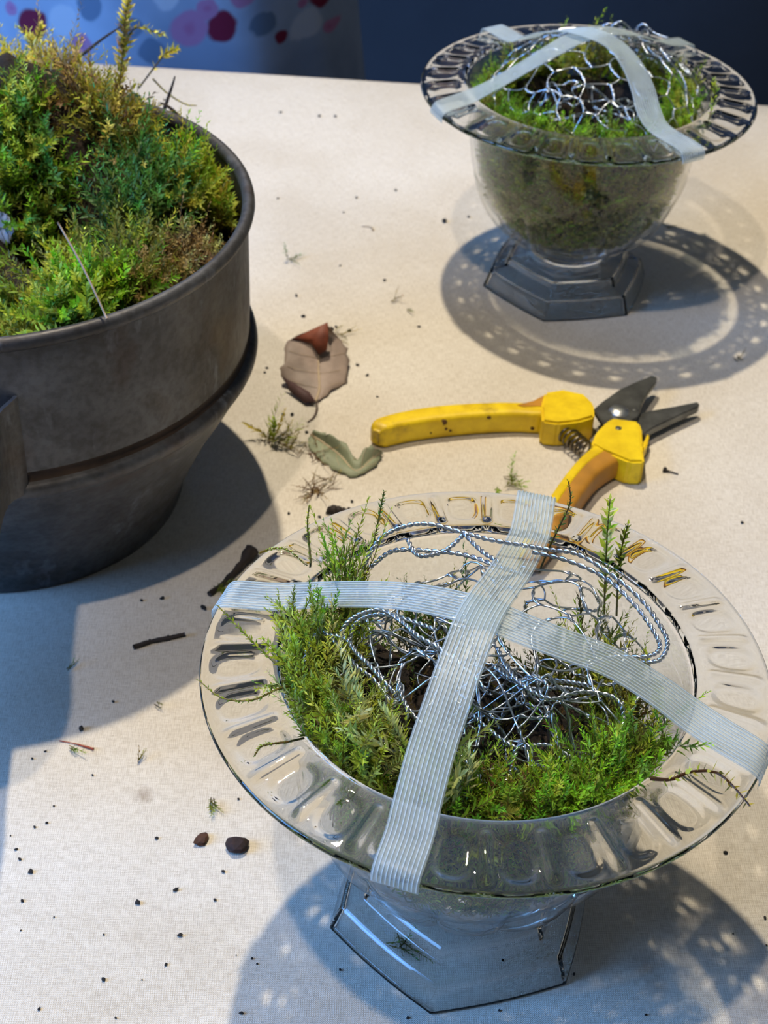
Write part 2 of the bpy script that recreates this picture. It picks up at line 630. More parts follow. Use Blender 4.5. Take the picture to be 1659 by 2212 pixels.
def build_bowls():
    protos = None
    for ctr, foot_a, rim_a, label in ((NEAR, 197.1, -1.4, 'large clear plastic pedestal bowl in the foreground, holding moss and crumpled wire'),
                                      (FAR, 192.7, 3.0, 'clear plastic pedestal bowl farther back, beside the table edge, behind the secateurs')):
        b = empty('pedestal_bowl', (ctr[0], ctr[1], 0.0002))
        tag(b, label, 'bowl', 'clear plastic pedestal bowls')
        if protos is None:
            protos = []
            for nm, (V, F) in zip(('rim', 'cup', 'foot'), BOWL_MESH):
                o = mesh_np(nm, V, F, M_CLEAR if nm == 'rim' else (M_WALLCLEAR if nm == 'cup' else M_FOOT), b, True)
                protos.append(o)
            objs = protos
        else:
            objs = []
            for o in protos:
                c = o.copy()
                COL.objects.link(c)
                c.parent = b
                objs.append(c)
        for o in objs:
            o.rotation_euler = (0, 0, math.radians(foot_a if o.name.startswith('foot') else rim_a))
            o.cycles.is_caustics_caster = not o.name.startswith('cup')
        objs[0]['label'] = 'scalloped flange with oval dimples and ridges'
        objs[2]['label'] = 'two-tier hexagonal foot'


build_bowls()


# ------------------------------------------------------------------ metal pot
POT = np.array([-0.1661, 0.5651])


def mat_pot():
    m, nt, b = mat('aged_zinc')
    v = coords(nt)
    b.inputs['Metallic'].default_value = 0.55
    n1 = tex_noise(nt, v, 22, 5, 0.6, 0.4)
    n2 = tex_noise(nt, coords(nt, scale=(1, 1, 0.45)), 75, 4, 0.65)
    n3 = tex_noise(nt, v, 320, 3)
    base = ramp(nt, n1, [(0.30, srgb(58, 55, 54)), (0.48, srgb(84, 84, 86)), (0.62, srgb(98, 99, 102)), (0.75, srgb(74, 68, 62))])
    blot = ramp(nt, n2, [(0.60, (0, 0, 0)), (0.70, (1, 1, 1))])
    c = mixc(nt, math_n(nt, 'MULTIPLY', blot.outputs['Color'], 0.55), base.outputs['Color'], srgb(136, 142, 152))
    rust = ramp(nt, tex_noise(nt, v, 34, 4), [(0.56, (0, 0, 0)), (0.66, (1, 1, 1))])
    c = mixc(nt, math_n(nt, 'MULTIPLY', rust.outputs['Color'], 0.4), c, srgb(72, 54, 42))
    fine = ramp(nt, n3, [(0.35, (0.72, 0.7, 0.68)), (0.6, (1, 1, 1))])
    c = mixc(nt, 1.0, c, fine.outputs['Color'], 'MULTIPLY')
    nt.links.new(c, b.inputs['Base Color'])
    rr = ramp(nt, n2, [(0.3, (0.42,) * 3), (0.7, (0.62,) * 3)])
    nt.links.new(rr.outputs['Color'], b.inputs['Roughness'])
    bump(nt, b, math_n(nt, 'ADD', n1, math_n(nt, 'MULTIPLY', n3, 0.3)), 0.35, 0.0012)
    return m


M_POT = mat_pot()
M_RUST = plain('rusty_seam', srgb(58, 44, 34), 0.7, 0.3, 0.4, 90)


def build_pot():
    t = empty('metal_pot', (POT[0], POT[1], 0.0))
    tag(t, 'old grey zinc pot with rolled rim, heaped with moss', 'pot')
    # lower tapering bowl
    lo = [(0.0, 0.0035), (0.06, 0.0035), (0.0712, 0.0030), (0.0722, 0.0004), (0.0740, 0.0004), (0.0752, 0.0035), (0.0772, 0.012), (0.0850, 0.030), (0.0935, 0.047), (0.1010, 0.060), (0.1055, 0.0685), (0.1072, 0.0725)]
    V, F = lathe(spline(lo, 40), 160)
    mesh_np('lower_body', V, F, M_POT, t)
    bead = [(0.1072, 0.0725), (0.1086, 0.0735), (0.1096, 0.0755), (0.1095, 0.0778), (0.1084, 0.0795), (0.1066, 0.0803)]
    V, F = lathe(spline(bead, 18), 160)
    mesh_np('bead', V, F, M_POT, t)
    seam = [(0.1066, 0.0803), (0.1056, 0.0812), (0.1056, 0.0835), (0.1062, 0.0845)]
    V, F = lathe(seam, 160)
    mesh_np('seam', V, F, M_RUST, t)
    up = [(0.1062, 0.0845), (0.1066, 0.095), (0.1066, 0.115), (0.1066, 0.130), (0.1068, 0.1375)]
    inn = [(0.1056, 0.1385), (0.1054, 0.125), (0.1052, 0.09), (0.104, 0.068), (0.09, 0.045), (0.074, 0.012), (0.0, 0.010)]
    V1, F1 = lathe(spline(up, 16), 160)
    V2, F2 = lathe(inn, 160)
    mesh_np('upper_body', np.vstack([V1, V2]), np.vstack([F1, F2 + len(V1)]), M_POT, t)
    a = np.linspace(0, 2 * math.pi, 13)[:-1]
    roll = np.stack([0.1068 + 0.0026 * np.cos(a), 0.1406 + 0.0029 * np.sin(a)], 1)
    V, F = lathe(roll, 160, close=True)
    mesh_np('rolled_rim', V, F[:, ::-1], M_POT, t)
    # wide strap handle standing off the wall towards the near left
    az0, az1 = math.radians(-73.5), math.radians(-128)
    p0 = np.array([math.cos(az0), math.sin(az0)]) * 0.106
    p1 = np.array([math.cos(az1), math.sin(az1)]) * 0.106
    # world-space loop of the strap
    w0, w1 = p0 + POT, p1 + POT
    ctl = np.array([w0 + [0.004, 0.0006], w0 + [-0.001, -0.014], [-0.1335, 0.415], [-0.1295, 0.388], [-0.135, 0.368], [-0.160, 0.358], [-0.205, 0.356], [-0.245, 0.375], w1 + [-0.004, -0.018], w1 + [-0.001, 0.001]])
    ctl = np.hstack([ctl - POT, np.zeros((len(ctl), 1))])
    c = spline(ctl, 60)
    T, A, B = frames(c)
    k = np.linspace(0, 1, 60)
    zt = 0.119 - 0.004 * np.sin(k * math.pi)
    zb = 0.076 + 0.010 * np.sin(k * math.pi)
    Vs = []
    for off in (0.0007, -0.0007):
        for z in (zb, zt):
            q = c + A * off
            q = q.copy(); q[:, 2] = z
            Vs.append(q)
    V = np.stack([Vs[0], Vs[1], Vs[3], Vs[2]], 1).reshape(-1, 3)
    F = grid_faces(60, 4, close_v=True)
    h = mesh_np('spout_wall', V, F, M_POT, t, smooth=False)
    h['label'] = 'wide spout wall standing off the side'
    fl = np.array([np.r_[q[:2], 0.090] for q in c[2:-2] * np.array([0.985, 0.985, 1])])
    mid = np.array([np.r_[(p0 + p1) / 2 * 1.02, 0.090]])
    nfl = len(fl)
    low = np.vstack([fl, mid]) - [0, 0, 0.0012]
    F3 = np.array([[i, i + 1, nfl] for i in range(nfl - 1)])
    mesh_np('spout_floor', np.vstack([fl, mid, low]), None, M_POT, t, smooth=False, F3=np.vstack([F3, F3[:, ::-1] + nfl + 1]))
    return t


build_pot()


# ------------------------------------------------------------------ moss
def mat_moss(name='moss', rough=0.5):
    m = bpy.data.materials.new(name)
    m.use_nodes = True
    nt = m.node_tree
    b = nt.nodes['Principled BSDF']
    out = nt.nodes['Material Output']
    at_ = nt.nodes.new('ShaderNodeAttribute')
    at_.attribute_name = 'Col'
    b.inputs['Roughness'].default_value = rough
    b.inputs['Specular IOR Level'].default_value = 0.45
    nt.links.new(at_.outputs['Color'], b.inputs['Base Color'])
    tr = nt.nodes.new('ShaderNodeBsdfTranslucent')
    nt.links.new(at_.outputs['Color'], tr.inputs['Color'])
    mx = nd(nt, 'ShaderNodeMixShader', Fac=0.42)
    nt.links.new(b.outputs[0], mx.inputs[1])
    nt.links.new(tr.outputs[0], mx.inputs[2])
    nt.links.new(mx.outputs[0], out.inputs[0])
    return m


M_MOSS = mat_moss()


def unit(v):
    return v / (np.linalg.norm(v, axis=-1, keepdims=True) + 1e-12)


TAPE_LINES = []


def clear_of_tape(P, D, L, bend):
    keep = np.ones(len(P), bool)
    Du = unit(D)
    for C in TAPE_LINES:
        for t_ in (0.4, 0.7, 1.0, 1.12):
            Q = P + L[:, None] * (Du * t_ + bend * t_ * t_)
            d = np.hypot(Q[:, None, 0] - C[None, :, 0], Q[:, None, 1] - C[None, :, 1])
            i = d.argmin(1)
            keep &= ~((d[np.arange(len(Q)), i] < 0.0082) & (Q[:, 2] > C[i, 2] - 0.0022))
    return keep


def fronds(P, D, L, bend, colr, stem_col, M=34, la=0.20, lw=0.125, alpha=48, pinnate=0.0, stem_r=0.00022, K=6, droop=0.15):
    """vectorised moss shoots -> V, F4, F3, colours"""
    if TAPE_LINES:
        k_ = clear_of_tape(P, D, L, bend)
        P, D, L, bend, colr, stem_col = P[k_], D[k_], L[k_], bend[k_], colr[k_], stem_col[k_]
    N = len(P)
    D = unit(D)
    rnd = RNG.normal(size=(N, 3))
    U = unit(np.cross(D, rnd))
    W = np.cross(D, U)
    t = np.linspace(0, 1, K)
    c = P[:, None] + L[:, None, None] * (D[:, None] * t[None, :, None] + bend[:, None] * (t ** 2)[None, :, None])
    th = np.arange(3) * 2 * math.pi / 3
    off = U[:, None, None] * np.cos(th)[None, None, :, None] + W[:, None, None] * np.sin(th)[None, None, :, None]
    rr = stem_r * (1.15 - t)[None, :, None, None]
    SV = (c[:, :, None] + off * rr).reshape(N, -1, 3)                 # N, K*3, 3
    ns = K * 3
    sf = grid_faces(K, 3, close_v=True)
    SF = (sf[None] + (np.arange(N) * ns)[:, None, None]).reshape(-1, 4)
    # leaflets
    m = np.arange(M)
    tm = 0.10 + 0.90 * ((m + RNG.random((N, M)) * 0.8) / M)
    tm = np.minimum(tm, 1.0)
    base = P[:, None] + L[:, None, None] * (D[:, None] * tm[..., None] + bend[:, None] * (tm ** 2)[..., None])
    T = unit(D[:, None] + 2 * bend[:, None] * tm[..., None])
    phi = m[None] * 2.39996 + RNG.random((N, 1)) * 6.28 + RNG.normal(size=(N, M)) * 0.25
    if pinnate > 0:
        pin = (m % 2)[None] * math.pi + RNG.normal(size=(N, M)) * 0.35
        phi = np.where(RNG.random((N, 1)) < pinnate, pin, phi)
    rad = U[:, None] * np.cos(phi)[..., None] + W[:, None] * np.sin(phi)[..., None]
    al = np.radians(alpha + RNG.normal(size=(N, M)) * 9 - 18 * (tm - 0.5))
    d = unit(T * np.cos(al)[..., None] + rad * np.sin(al)[..., None])
    ll = la * L[:, None] * (0.30 + 0.75 * np.sin(math.pi * np.clip(0.22 + 0.72 * tm, 0, 1))) * (0.75 + 0.5 * RNG.random((N, M)))
    S = unit(np.cross(d, T))
    w = (lw * ll)[..., None]
    q0 = base
    q1 = base + d * (0.42 * ll)[..., None] + S * w
    q2 = base + d * ll[..., None] - T * (droop * ll * (RNG.random((N, M)) - 0.25))[..., None]
    q3 = base + d * (0.42 * ll)[..., None] - S * w
    LV = np.stack([q0, q1, q2, q3], 2).reshape(N, -1, 3)
    LF = (np.arange(N * M) * 4)[:, None] + np.arange(4)[None] + N * ns
    V = np.vstack([SV.reshape(-1, 3), LV.reshape(-1, 3)])
    F4 = np.vstack([SF, LF])
    sc = np.repeat(stem_col[:, None], ns, 1)
    jit = 0.80 + 0.40 * RNG.random((N, M, 1, 1))
    lc = colr[:, None, None] * jit * np.array([0.86, 1.0, 1.16, 1.0])[None, None, :, None]
    mixb = (tm ** 0.7)[..., None, None]
    lc = lc * mixb + stem_col[:, None, None] * (1 - mixb)
    C = np.vstack([sc.reshape(-1, 3), lc.reshape(-1, 3)])
    return V, F4, np.clip(C, 0, 1)


def pick(pal, n, jit=0.12):
    pal = np.array([srgb(*c) for c in pal])
    c = pal[RNG.integers(0, len(pal), n)] * np.array([1.62, 1.52, 1.25])
    return c * (1 + RNG.normal(size=(n, 1)) * jit) * (1 + RNG.normal(size=(n, 3)) * jit * 0.35)


GREEN = [(144, 168, 42), (118, 150, 36), (162, 180, 66), (102, 136, 36), (172, 186, 78)]
BRIGHT = [(120, 178, 30), (96, 160, 28), (140, 186, 44), (84, 140, 30)]
YELLOW = [(178, 174, 58), (196, 188, 80), (160, 160, 44), (146, 142, 40), (206, 198, 100)]
DEEP = [(56, 120, 52), (48, 104, 48), (70, 134, 60), (60, 112, 40)]
OLIVE = [(104, 116, 44), (88, 104, 40), (120, 126, 60), (76, 88, 34)]
DRY = [(150, 128, 84), (132, 110, 70), (168, 146, 100), (118, 100, 60)]
PALE = [(160, 172, 110), (140, 158, 90), (176, 184, 128)]
STEM = [(96, 92, 44), (84, 70, 40), (110, 100, 50)]
BROWN = [(86, 60, 38), (70, 48, 32), (104, 78, 50)]


def moss_obj(name, chunks, label, cat='moss', parent=None, kind='stuff'):
    V, F, C, n = [], [], [], 0
    for v, f, c in chunks:
        V.append(v); F.append(f + n); C.append(c); n += len(v)
    o = mesh_np(name, np.vstack(V), np.vstack(F), M_MOSS, parent, smooth=False, col=np.vstack(C))
    return tag(o, label, cat, None, kind)


INN_R = np.array([0.0, 0.012, 0.021, 0.0285, 0.0340, 0.0388, 0.0428, 0.0460, 0.0488, 0.0511, 0.0529, 0.0543, 0.0555, 0.0565, 0.0574, 0.0584, 0.0600, 0.0618])
INN_Z = np.array([0.0285, 0.0287, 0.0297, 0.0320, 0.0352, 0.0393, 0.0440, 0.049, 0.055, 0.061, 0.067, 0.073, 0.080, 0.088, 0.096, 0.104, 0.110, 0.1133])


def wall_r(z):
    return np.interp(z, INN_Z, INN_R)


def mat_soil():
    m, nt, b = mat('peat')
    v = coords(nt)
    n = tex_noise(nt, v, 260, 5, 0.65)
    r = ramp(nt, n, [(0.35, srgb(16, 12, 10)), (0.6, srgb(40, 29, 21)), (0.75, srgb(74, 54, 36))])
    nt.links.new(r.outputs['Color'], b.inputs['Base Color'])
    b.inputs['Roughness'].default_value = 0.95
    bump(nt, b, n, 0.9, 0.002)
    return m


M_SOIL = mat_soil()


def smooth_ang(th, table):
    """periodic interpolation of (deg,value) table"""
    d = np.array([a for a, _ in table], float)
    v = np.array([b for _, b in table], float)
    x = np.degrees(th) % 360
    return np.interp(x, np.r_[d - 360, d, d + 360], np.r_[v, v, v])


def soil_core(name, ctr, hw_table, zc, label):
    nth, nk = 96, 26
    th = np.arange(nth) * 2 * math.pi / nth
    hw = smooth_ang(th, hw_table)
    rows = []
    for k in range(12):                                   # top: centre -> wall
        u = k / 11
        r = u * (wall_r(hw) - 0.0085)
        z = zc + (hw - zc) * np.clip((u - 0.55) / 0.45, 0, 1) ** 1.5
        rows.append((r, z))
    for k in range(1, 12):                                # side: down along the wall
        u = k / 11
        z = hw + (0.0345 - hw) * u
        rows.append((np.maximum(wall_r(z) - 0.0085 - 0.002 * u, 0), z))
    rows.append((np.zeros(nth) + 1e-5, np.full(nth, 0.0325)))
    V = np.array([np.stack([r * np.cos(th), r * np.sin(th), z], 1) for r, z in rows])
    flat = V.reshape(-1, 3)
    nz = fbm(flat, 95, 3, 3.3 + ctr[0])
    rad = flat.copy(); rad[:, 2] *= 0
    flat = flat + np.stack([flat[:, 0] * 0.05 * nz, flat[:, 1] * 0.05 * nz, 0.0035 * nz], 1)
    flat[:, 2] = np.maximum(flat[:, 2], 0.0320)
    F = grid_faces(len(rows), nth, close_v=True)
    o = mesh_np(name, flat + np.array([ctr[0], ctr[1], 0]), F, M_SOIL, None, True)
    return tag(o, label, 'soil')


def wall_fronds(ctr, n, cover, zlo, zhi_table, pal, Lr=(0.010, 0.018), inward=0.25, up=1.0, tang=0.8, inset=0.0022, **kw):
    th = RNG.random(n * 3) * 2 * math.pi
    keep = RNG.random(n * 3) < smooth_ang(th, cover)
    th = th[keep][:n]
    n = len(th)
    zh = smooth_ang(th, zhi_table)
    z = zlo + (zh - zlo) * RNG.random(n) ** 0.8
    L = Lr[0] + (Lr[1] - Lr[0]) * RNG.random(n)
    r = wall_r(z) - inset - 0.002 * RNG.random(n)
    er = np.stack([np.cos(th), np.sin(th), 0 * th], 1)
    et = np.stack([-np.sin(th), np.cos(th), 0 * th], 1)
    P = np.array([ctr[0], ctr[1], 0]) + er * r[:, None]
    P[:, 2] = z
    D = et * RNG.normal(size=(n, 1)) * tang + np.array([0, 0, up]) - er * inward * (0.5 + RNG.random((n, 1)))
    # the wall leans outwards: follow it
    D += er * np.clip((0.08 - z) / 0.05, 0, 1)[:, None] * 0.5
    bend = RNG.normal(size=(n, 3)) * 0.16 - er * 0.1
    # keep tips inside the glass
    tip = P + unit(D) * L[:, None] + bend * L[:, None]
    rt = np.hypot(tip[:, 0] - ctr[0], tip[:, 1] - ctr[1])
    over = np.maximum(0, rt - (wall_r(np.clip(tip[:, 2], 0.03, 0.112)) - 0.0022))
    bend -= er * (over / L)[:, None] * 1.1
    return fronds(P, D, L, bend, pick(pal, n), pick(STEM, n), **kw)


def tuft(n, c, rad, zj, D0, spread, Lr, pal, bendv=(0, 0, 0), bj=0.18, stems=STEM, **kw):
    a = RNG.random(n) * 6.283
    r = rad * np.sqrt(RNG.random(n))
    P = np.array(c, float) + np.stack([r * np.cos(a), r * np.sin(a), zj * RNG.normal(size=n)], 1)
    D = np.array(D0, float) + RNG.normal(size=(n, 3)) * spread
    L = Lr[0] + (Lr[1] - Lr[0]) * RNG.random(n)
    bend = np.array(bendv) + RNG.normal(size=(n, 3)) * bj
    return fronds(P, D, L, bend, pick(pal, n), pick(stems, n), **kw)


def polar(ctr, deg, r, z):
    return np.array([ctr[0] + r * math.cos(math.radians(deg)), ctr[1] + r * math.sin(math.radians(deg)), z])


def arc_tuft(ctr, n, deg0, deg1, r0, r1, z, zj, Dout, up, spread, Lr, pal, stems=STEM, bj=0.18, droop_out=0.0, **kw):
    th = np.radians(deg0 + (deg1 - deg0) * RNG.random(n))
    r = r0 + (r1 - r0) * RNG.random(n)
    er = np.stack([np.cos(th), np.sin(th), 0 * th], 1)
    P = np.array([ctr[0], ctr[1], 0]) + er * r[:, None]
    P[:, 2] = z + zj * (RNG.random(n) - 0.5)
    D = er * Dout + np.array([0, 0, up]) + RNG.normal(size=(n, 3)) * spread
    L = Lr[0] + (Lr[1] - Lr[0]) * RNG.random(n)
    bend = RNG.normal(size=(n, 3)) * bj + er * droop_out
    tip = P + L[:, None] * (unit(D) + bend)
    rt = np.hypot(tip[:, 0] - ctr[0], tip[:, 1] - ctr[1])
    lim = np.where(tip[:, 2] > 0.1165, 9.0, wall_r(np.clip(tip[:, 2], 0.03, 0.113)) - 0.002)
    over = np.maximum(0, rt - lim)
    bend -= er * (over / L)[:, None] * 1.1
    return fronds(P, D, L, bend, pick(pal, n), pick(stems, n), **kw)


def sprig(name, pts, label, pal, L_leaf=0.10, M=60, stem_r=0.0004, alpha=45, lw=0.2, stems=STEM):
    """one single shoot that follows a drawn 3D curve"""
    c = spline(np.array(pts), 14)
    T, A, B = frames(c)
    V, F4, F3 = tube(c, np.linspace(stem_r, stem_r * 0.45, len(c)), 5)
    sc = pick(stems, 1, 0.05)[0]
    C = np.repeat(sc[None], len(V), 0)
    seg = np.linalg.norm(np.diff(c, axis=0), axis=1).sum()
    tm = np.linspace(0.12, 1.0, M)
    idx = tm * (len(c) - 1)
    i0 = np.minimum(idx.astype(int), len(c) - 2)
    w = (idx - i0)[:, None]
    base = c[i0] * (1 - w) + c[i0 + 1] * w
    Tm = T[i0]
    phi = np.arange(M) * 2.4
    rad = A[i0] * np.cos(phi)[:, None] + B[i0] * np.sin(phi)[:, None]
    al = np.radians(alpha + RNG.normal(size=M) * 8)
    d = unit(Tm * np.cos(al)[:, None] + rad * np.sin(al)[:, None])
    ll = seg * L_leaf * (0.55 + 0.5 * np.sin(math.pi * np.clip(tm * 0.9 + 0.1, 0, 1))) * (0.8 + 0.4 * RNG.random(M))
    S = unit(np.cross(d, Tm))
    q = np.stack([base, base + d * (0.4 * ll)[:, None] + S * (lw * ll)[:, None], base + d * ll[:, None], base + d * (0.4 * ll)[:, None] - S * (lw * ll)[:, None]], 1).reshape(-1, 3)
    LF = (np.arange(M) * 4)[:, None] + np.arange(4)[None] + len(V)
    lc = np.repeat(pick(pal, M, 0.1), 4, 0)
    o = mesh_np(name, np.vstack([V, q]), np.vstack([F4, LF]), M_MOSS, None, False, col=np.clip(np.vstack([C, lc]), 0, 1), F3=F3)
    return tag(o, label, 'moss')


def tape_runs():
    def fold(ctr, px, py, first):
        """tape end: flat to the rim edge, then a short fold down over it"""
        w = at(px, py, RIM_Z + 0.0012)
        a = math.degrees(math.atan2(w[1] - ctr[1], w[0] - ctr[0]))
        q = [polar(ctr, a, RIM_R - 0.0035, RIM_Z + 0.0032), polar(ctr, a, RIM_R - 0.0002, RIM_Z + 0.0012), polar(ctr, a, RIM_R + 0.0006, RIM_Z - 0.0010), polar(ctr, a, RIM_R + 0.0006, RIM_Z - 0.0026)]
        return q[::-1] if first else q
    runs = []
    zt = 0.1162
    runs.append((fold(NEAR, 489, 1290, True) + [at(580, 1288, zt), at(640, 1287, zt + .001), at(740, 1283, .1225), at(850, 1285, .1285), at(945, 1298, .1320), at(1040, 1322, .1338),
          at(1130, 1358, .1332), at(1220, 1392, .1310), at(1320, 1430, .1270), at(1420, 1490, .1215), at(1495, 1545, .1172), at(1555, 1585, zt)] + fold(NEAR, 1640, 1645, False),
         'ribbed clear tape strip running left to right over the foreground bowl'))
    runs.append((fold(NEAR, 1160, 1074, True) + [at(1148, 1140, zt + .0005), at(1132, 1180, .1195), at(1098, 1240, .1295), at(1040, 1322, .1352), at(1000, 1420, .1335), at(965, 1520, .1300),
          at(932, 1620, .1255), at(905, 1720, .1205), at(885, 1800, .1170)] + fold(NEAR, 852, 1898, False),
         'ribbed clear tape strip running front to back over the foreground bowl, uppermost'))
    z = 0.1160
    runs.append((fold(FAR, 938, 240, True) + [at(1015, 208, z + .0005), at(1060, 186, .1215), at(1120, 152, .1290), at(1180, 116, .1370), at(1235, 86, .1425), at(1280, 70, .1445), at(1325, 66, .1435),
          at(1380, 75, .1360), at(1430, 92, .1240)] + fold(FAR, 1478, 97, False),
         'clear tape strip slanting up from the left rim of the bowl at the back'))
    runs.append((fold(FAR, 1066, 66, True) + [at(1118, 86, z), at(1150, 78, .1230), at(1190, 68, .1350), at(1240, 64, .1440), at(1285, 74, .1462), at(1330, 98, .1430), at(1365, 140, .1370),
          at(1388, 190, .1290), at(1402, 240, .1215), at(1425, 278, .1168)] + fold(FAR, 1500, 334, False),
         'clear tape strip arching down to the right front rim of the bowl at the back'))
    return runs


TAPE_RUNS = tape_runs()
TAPE_LINES.extend(spline(np.array(c_), 90) for c_, _ in TAPE_RUNS)


def build_near_moss():
    c = NEAR
    hw = [(0, 0.080), (35, 0.074), (70, 0.062), (105, 0.064), (135, 0.088), (170, 0.098), (230, 0.100), (270, 0.099), (310, 0.096), (335, 0.084)]
    soil_core('soil', c, hw, 0.089, 'dark brown soil and debris packed inside the foreground bowl')
    cover = [(0, 0.55), (30, 0.35), (60, 0.22), (100, 0.2), (130, 0.55), (160, 1.0), (320, 1.0), (345, 0.75)]
    zh = [(0, 0.080), (35, 0.070), (70, 0.060), (110, 0.060), (140, 0.085), (170, 0.104), (320, 0.103), (345, 0.092)]
    ch = [wall_fronds(c, 1400, cover, 0.036, zh, BRIGHT + GREEN, (0.010, 0.017), M=26, la=0.17, pinnate=0.4),
          # floor of the hollow
          tuft(90, (c[0] + 0.002, c[1] - 0.004, 0.088), 0.034, 0.003, (0, 0, 1), 0.8, (0.007, 0.014), OLIVE + DEEP + BROWN, M=24)]
    moss_obj('moss_lining', ch, 'olive green moss pressed against the wall inside the foreground bowl')
    # left bank, loose and tall
    ch = [arc_tuft(c, 230, 138, 232, 0.046, 0.058, 0.102, 0.018, 0.20, 1.0, 0.34, (0.014, 0.026), GREEN, droop_out=0.05, M=40, la=0.14, alpha=44),
          arc_tuft(c, 150, 150, 240, 0.040, 0.057, 0.106, 0.014, -0.15, 0.9, 0.5, (0.012, 0.022), GREEN + PALE, M=40, la=0.16, pinnate=0.5),
          arc_tuft(c, 60, 140, 175, 0.048, 0.060, 0.112, 0.008, 0.10, 1.0, 0.22, (0.016, 0.026), GREEN + BRIGHT, M=44, la=0.12, alpha=38)]
    moss_obj('moss_bank', ch, 'tall feathery light green moss along the left side of the foreground bowl')
    # front bank
    ch = [arc_tuft(c, 260, 236, 335, 0.043, 0.057, 0.100, 0.014, -0.25, 0.8, 0.55, (0.012, 0.020), GREEN + BRIGHT, M=36, la=0.17, pinnate=0.55),
          arc_tuft(c, 120, 285, 340, 0.044, 0.057, 0.103, 0.010, 0.0, 0.8, 0.6, (0.012, 0.020), BRIGHT, M=38, la=0.16),
          arc_tuft(c, 26, 215, 262, 0.045, 0.054, 0.108, 0.006, -0.2, 1.0, 0.4, (0.018, 0.028), PALE, M=46, la=0.22, lw=0.10, pinnate=1.0),
          arc_tuft(c, 60, 262, 282, 0.040, 0.055, 0.098, 0.010, -0.1, 0.6, 0.7, (0.010, 0.018), DRY + BROWN, M=20, la=0.14, stems=BROWN)]
    moss_obj('moss_bank', ch, 'bright green moss bank along the front inner edge of the foreground bowl')
    # right inside
    ch = [arc_tuft(c, 110, -25, 20, 0.036, 0.052, 0.082, 0.020, 0.1, 1.0, 0.3, (0.012, 0.022), OLIVE + GREEN, M=36, la=0.15),
          arc_tuft(c, 50, -30, 5, 0.034, 0.048, 0.080, 0.014, 0.1, 0.8, 0.5, (0.010, 0.018), BROWN + OLIVE, M=24, stems=BROWN)]
    moss_obj('moss_clump', ch, 'dark olive moss inside the right of the foreground bowl, under the tape')
    # back right upright clump
    b0 = polar(c, 38, 0.040, 0.072)
    ch = [tuft(85, b0, 0.016, 0.006, (0.08, 0.1, 1), 0.26, (0.018, 0.034), OLIVE + GREEN, M=46, la=0.12, alpha=40),
          tuft(50, polar(c, 30, 0.036, 0.066), 0.02, 0.006, (0.1, 0, 1), 0.45, (0.012, 0.024), OLIVE, M=38, la=0.15)]
    moss_obj('moss_clump', ch, 'upright green moss clump rising at the back right of the foreground bowl')
    ch = [tuft(75, polar(c, 112, 0.040, 0.082), 0.011, 0.004, (0, 0.1, 1), 0.35, (0.014, 0.024), DEEP + OLIVE, M=42, la=0.12)]
    moss_obj('moss_tuft', ch, 'small dark green moss tuft at the back of the foreground bowl, under the wire')
    # single shoots that stand clear of the mass
    sp = [([(795, 1210, .108), (812, 1150, .118), (822, 1100, .126), (830, 1062, .134)], 'thin wiry moss shoot sticking up at the back left of the foreground bowl', OLIVE + DEEP, 0.07),
          ([(672, 1230, .112), (668, 1180, .118), (664, 1130, .126), (668, 1092, .132)], 'pale green moss shoot standing at the left rim of the foreground bowl', GREEN, 0.07),
          ([(1165, 1235, .104), (1188, 1180, .114), (1212, 1130, .124), (1232, 1085, .132), (1228, 1040, .139)], 'dark twisted moss shoot beside the upright tape end', DEEP + OLIVE, 0.05),
          ([(1305, 1330, .092), (1308, 1240, .108), (1312, 1150, .126), (1318, 1078, .140)], 'thick pale green moss shoot in front of the secateurs handle', PALE + GREEN, 0.10),
          ([(1332, 1330, .092), (1336, 1240, .108), (1344, 1180, .120), (1357, 1132, .130)], 'slim green moss shoot right of the thick pale shoot', GREEN + OLIVE, 0.09),
          ([(640, 1480, .113), (600, 1488, .1155), (545, 1512, .1160), (480, 1508, .1165), (430, 1470, .1175)], 'long bent moss strand reaching over the left rim', GREEN, 0.045),
          ([(610, 1445, .114), (560, 1400, .1158), (520, 1360, .1162), (470, 1308, .1168)], 'straight moss strand lying on the left rim below the tape', GREEN, 0.055),
          ([(655, 1600, .112), (600, 1605, .1150), (565, 1612, .1154), (550, 1632, .1156)], 'short moss strand on the lower left rim', GREEN, 0.07),
          ([(560, 1195, .1175), (590, 1185, .117), (625, 1190, .1165), (665, 1225, .112)], 'light moss strand arching over the back left rim', PALE + GREEN, 0.08)]
    for pts, lab, pal, ll in sp:
        sprig('moss_shoot', [at(*q) for q in pts], lab, pal, ll)
    root = sprig('moss_runner', [at(1405, 1682, .1165), at(1450, 1684, .1168), at(1490, 1668, .1170), at(1545, 1668, .1172), at(1585, 1700, .1172), at(1620, 1742, .1170)],
                 'reddish brown moss runner hanging over the right front rim', OLIVE + YELLOW, 0.10, 40, 0.0006, 70, 0.18, BROWN)


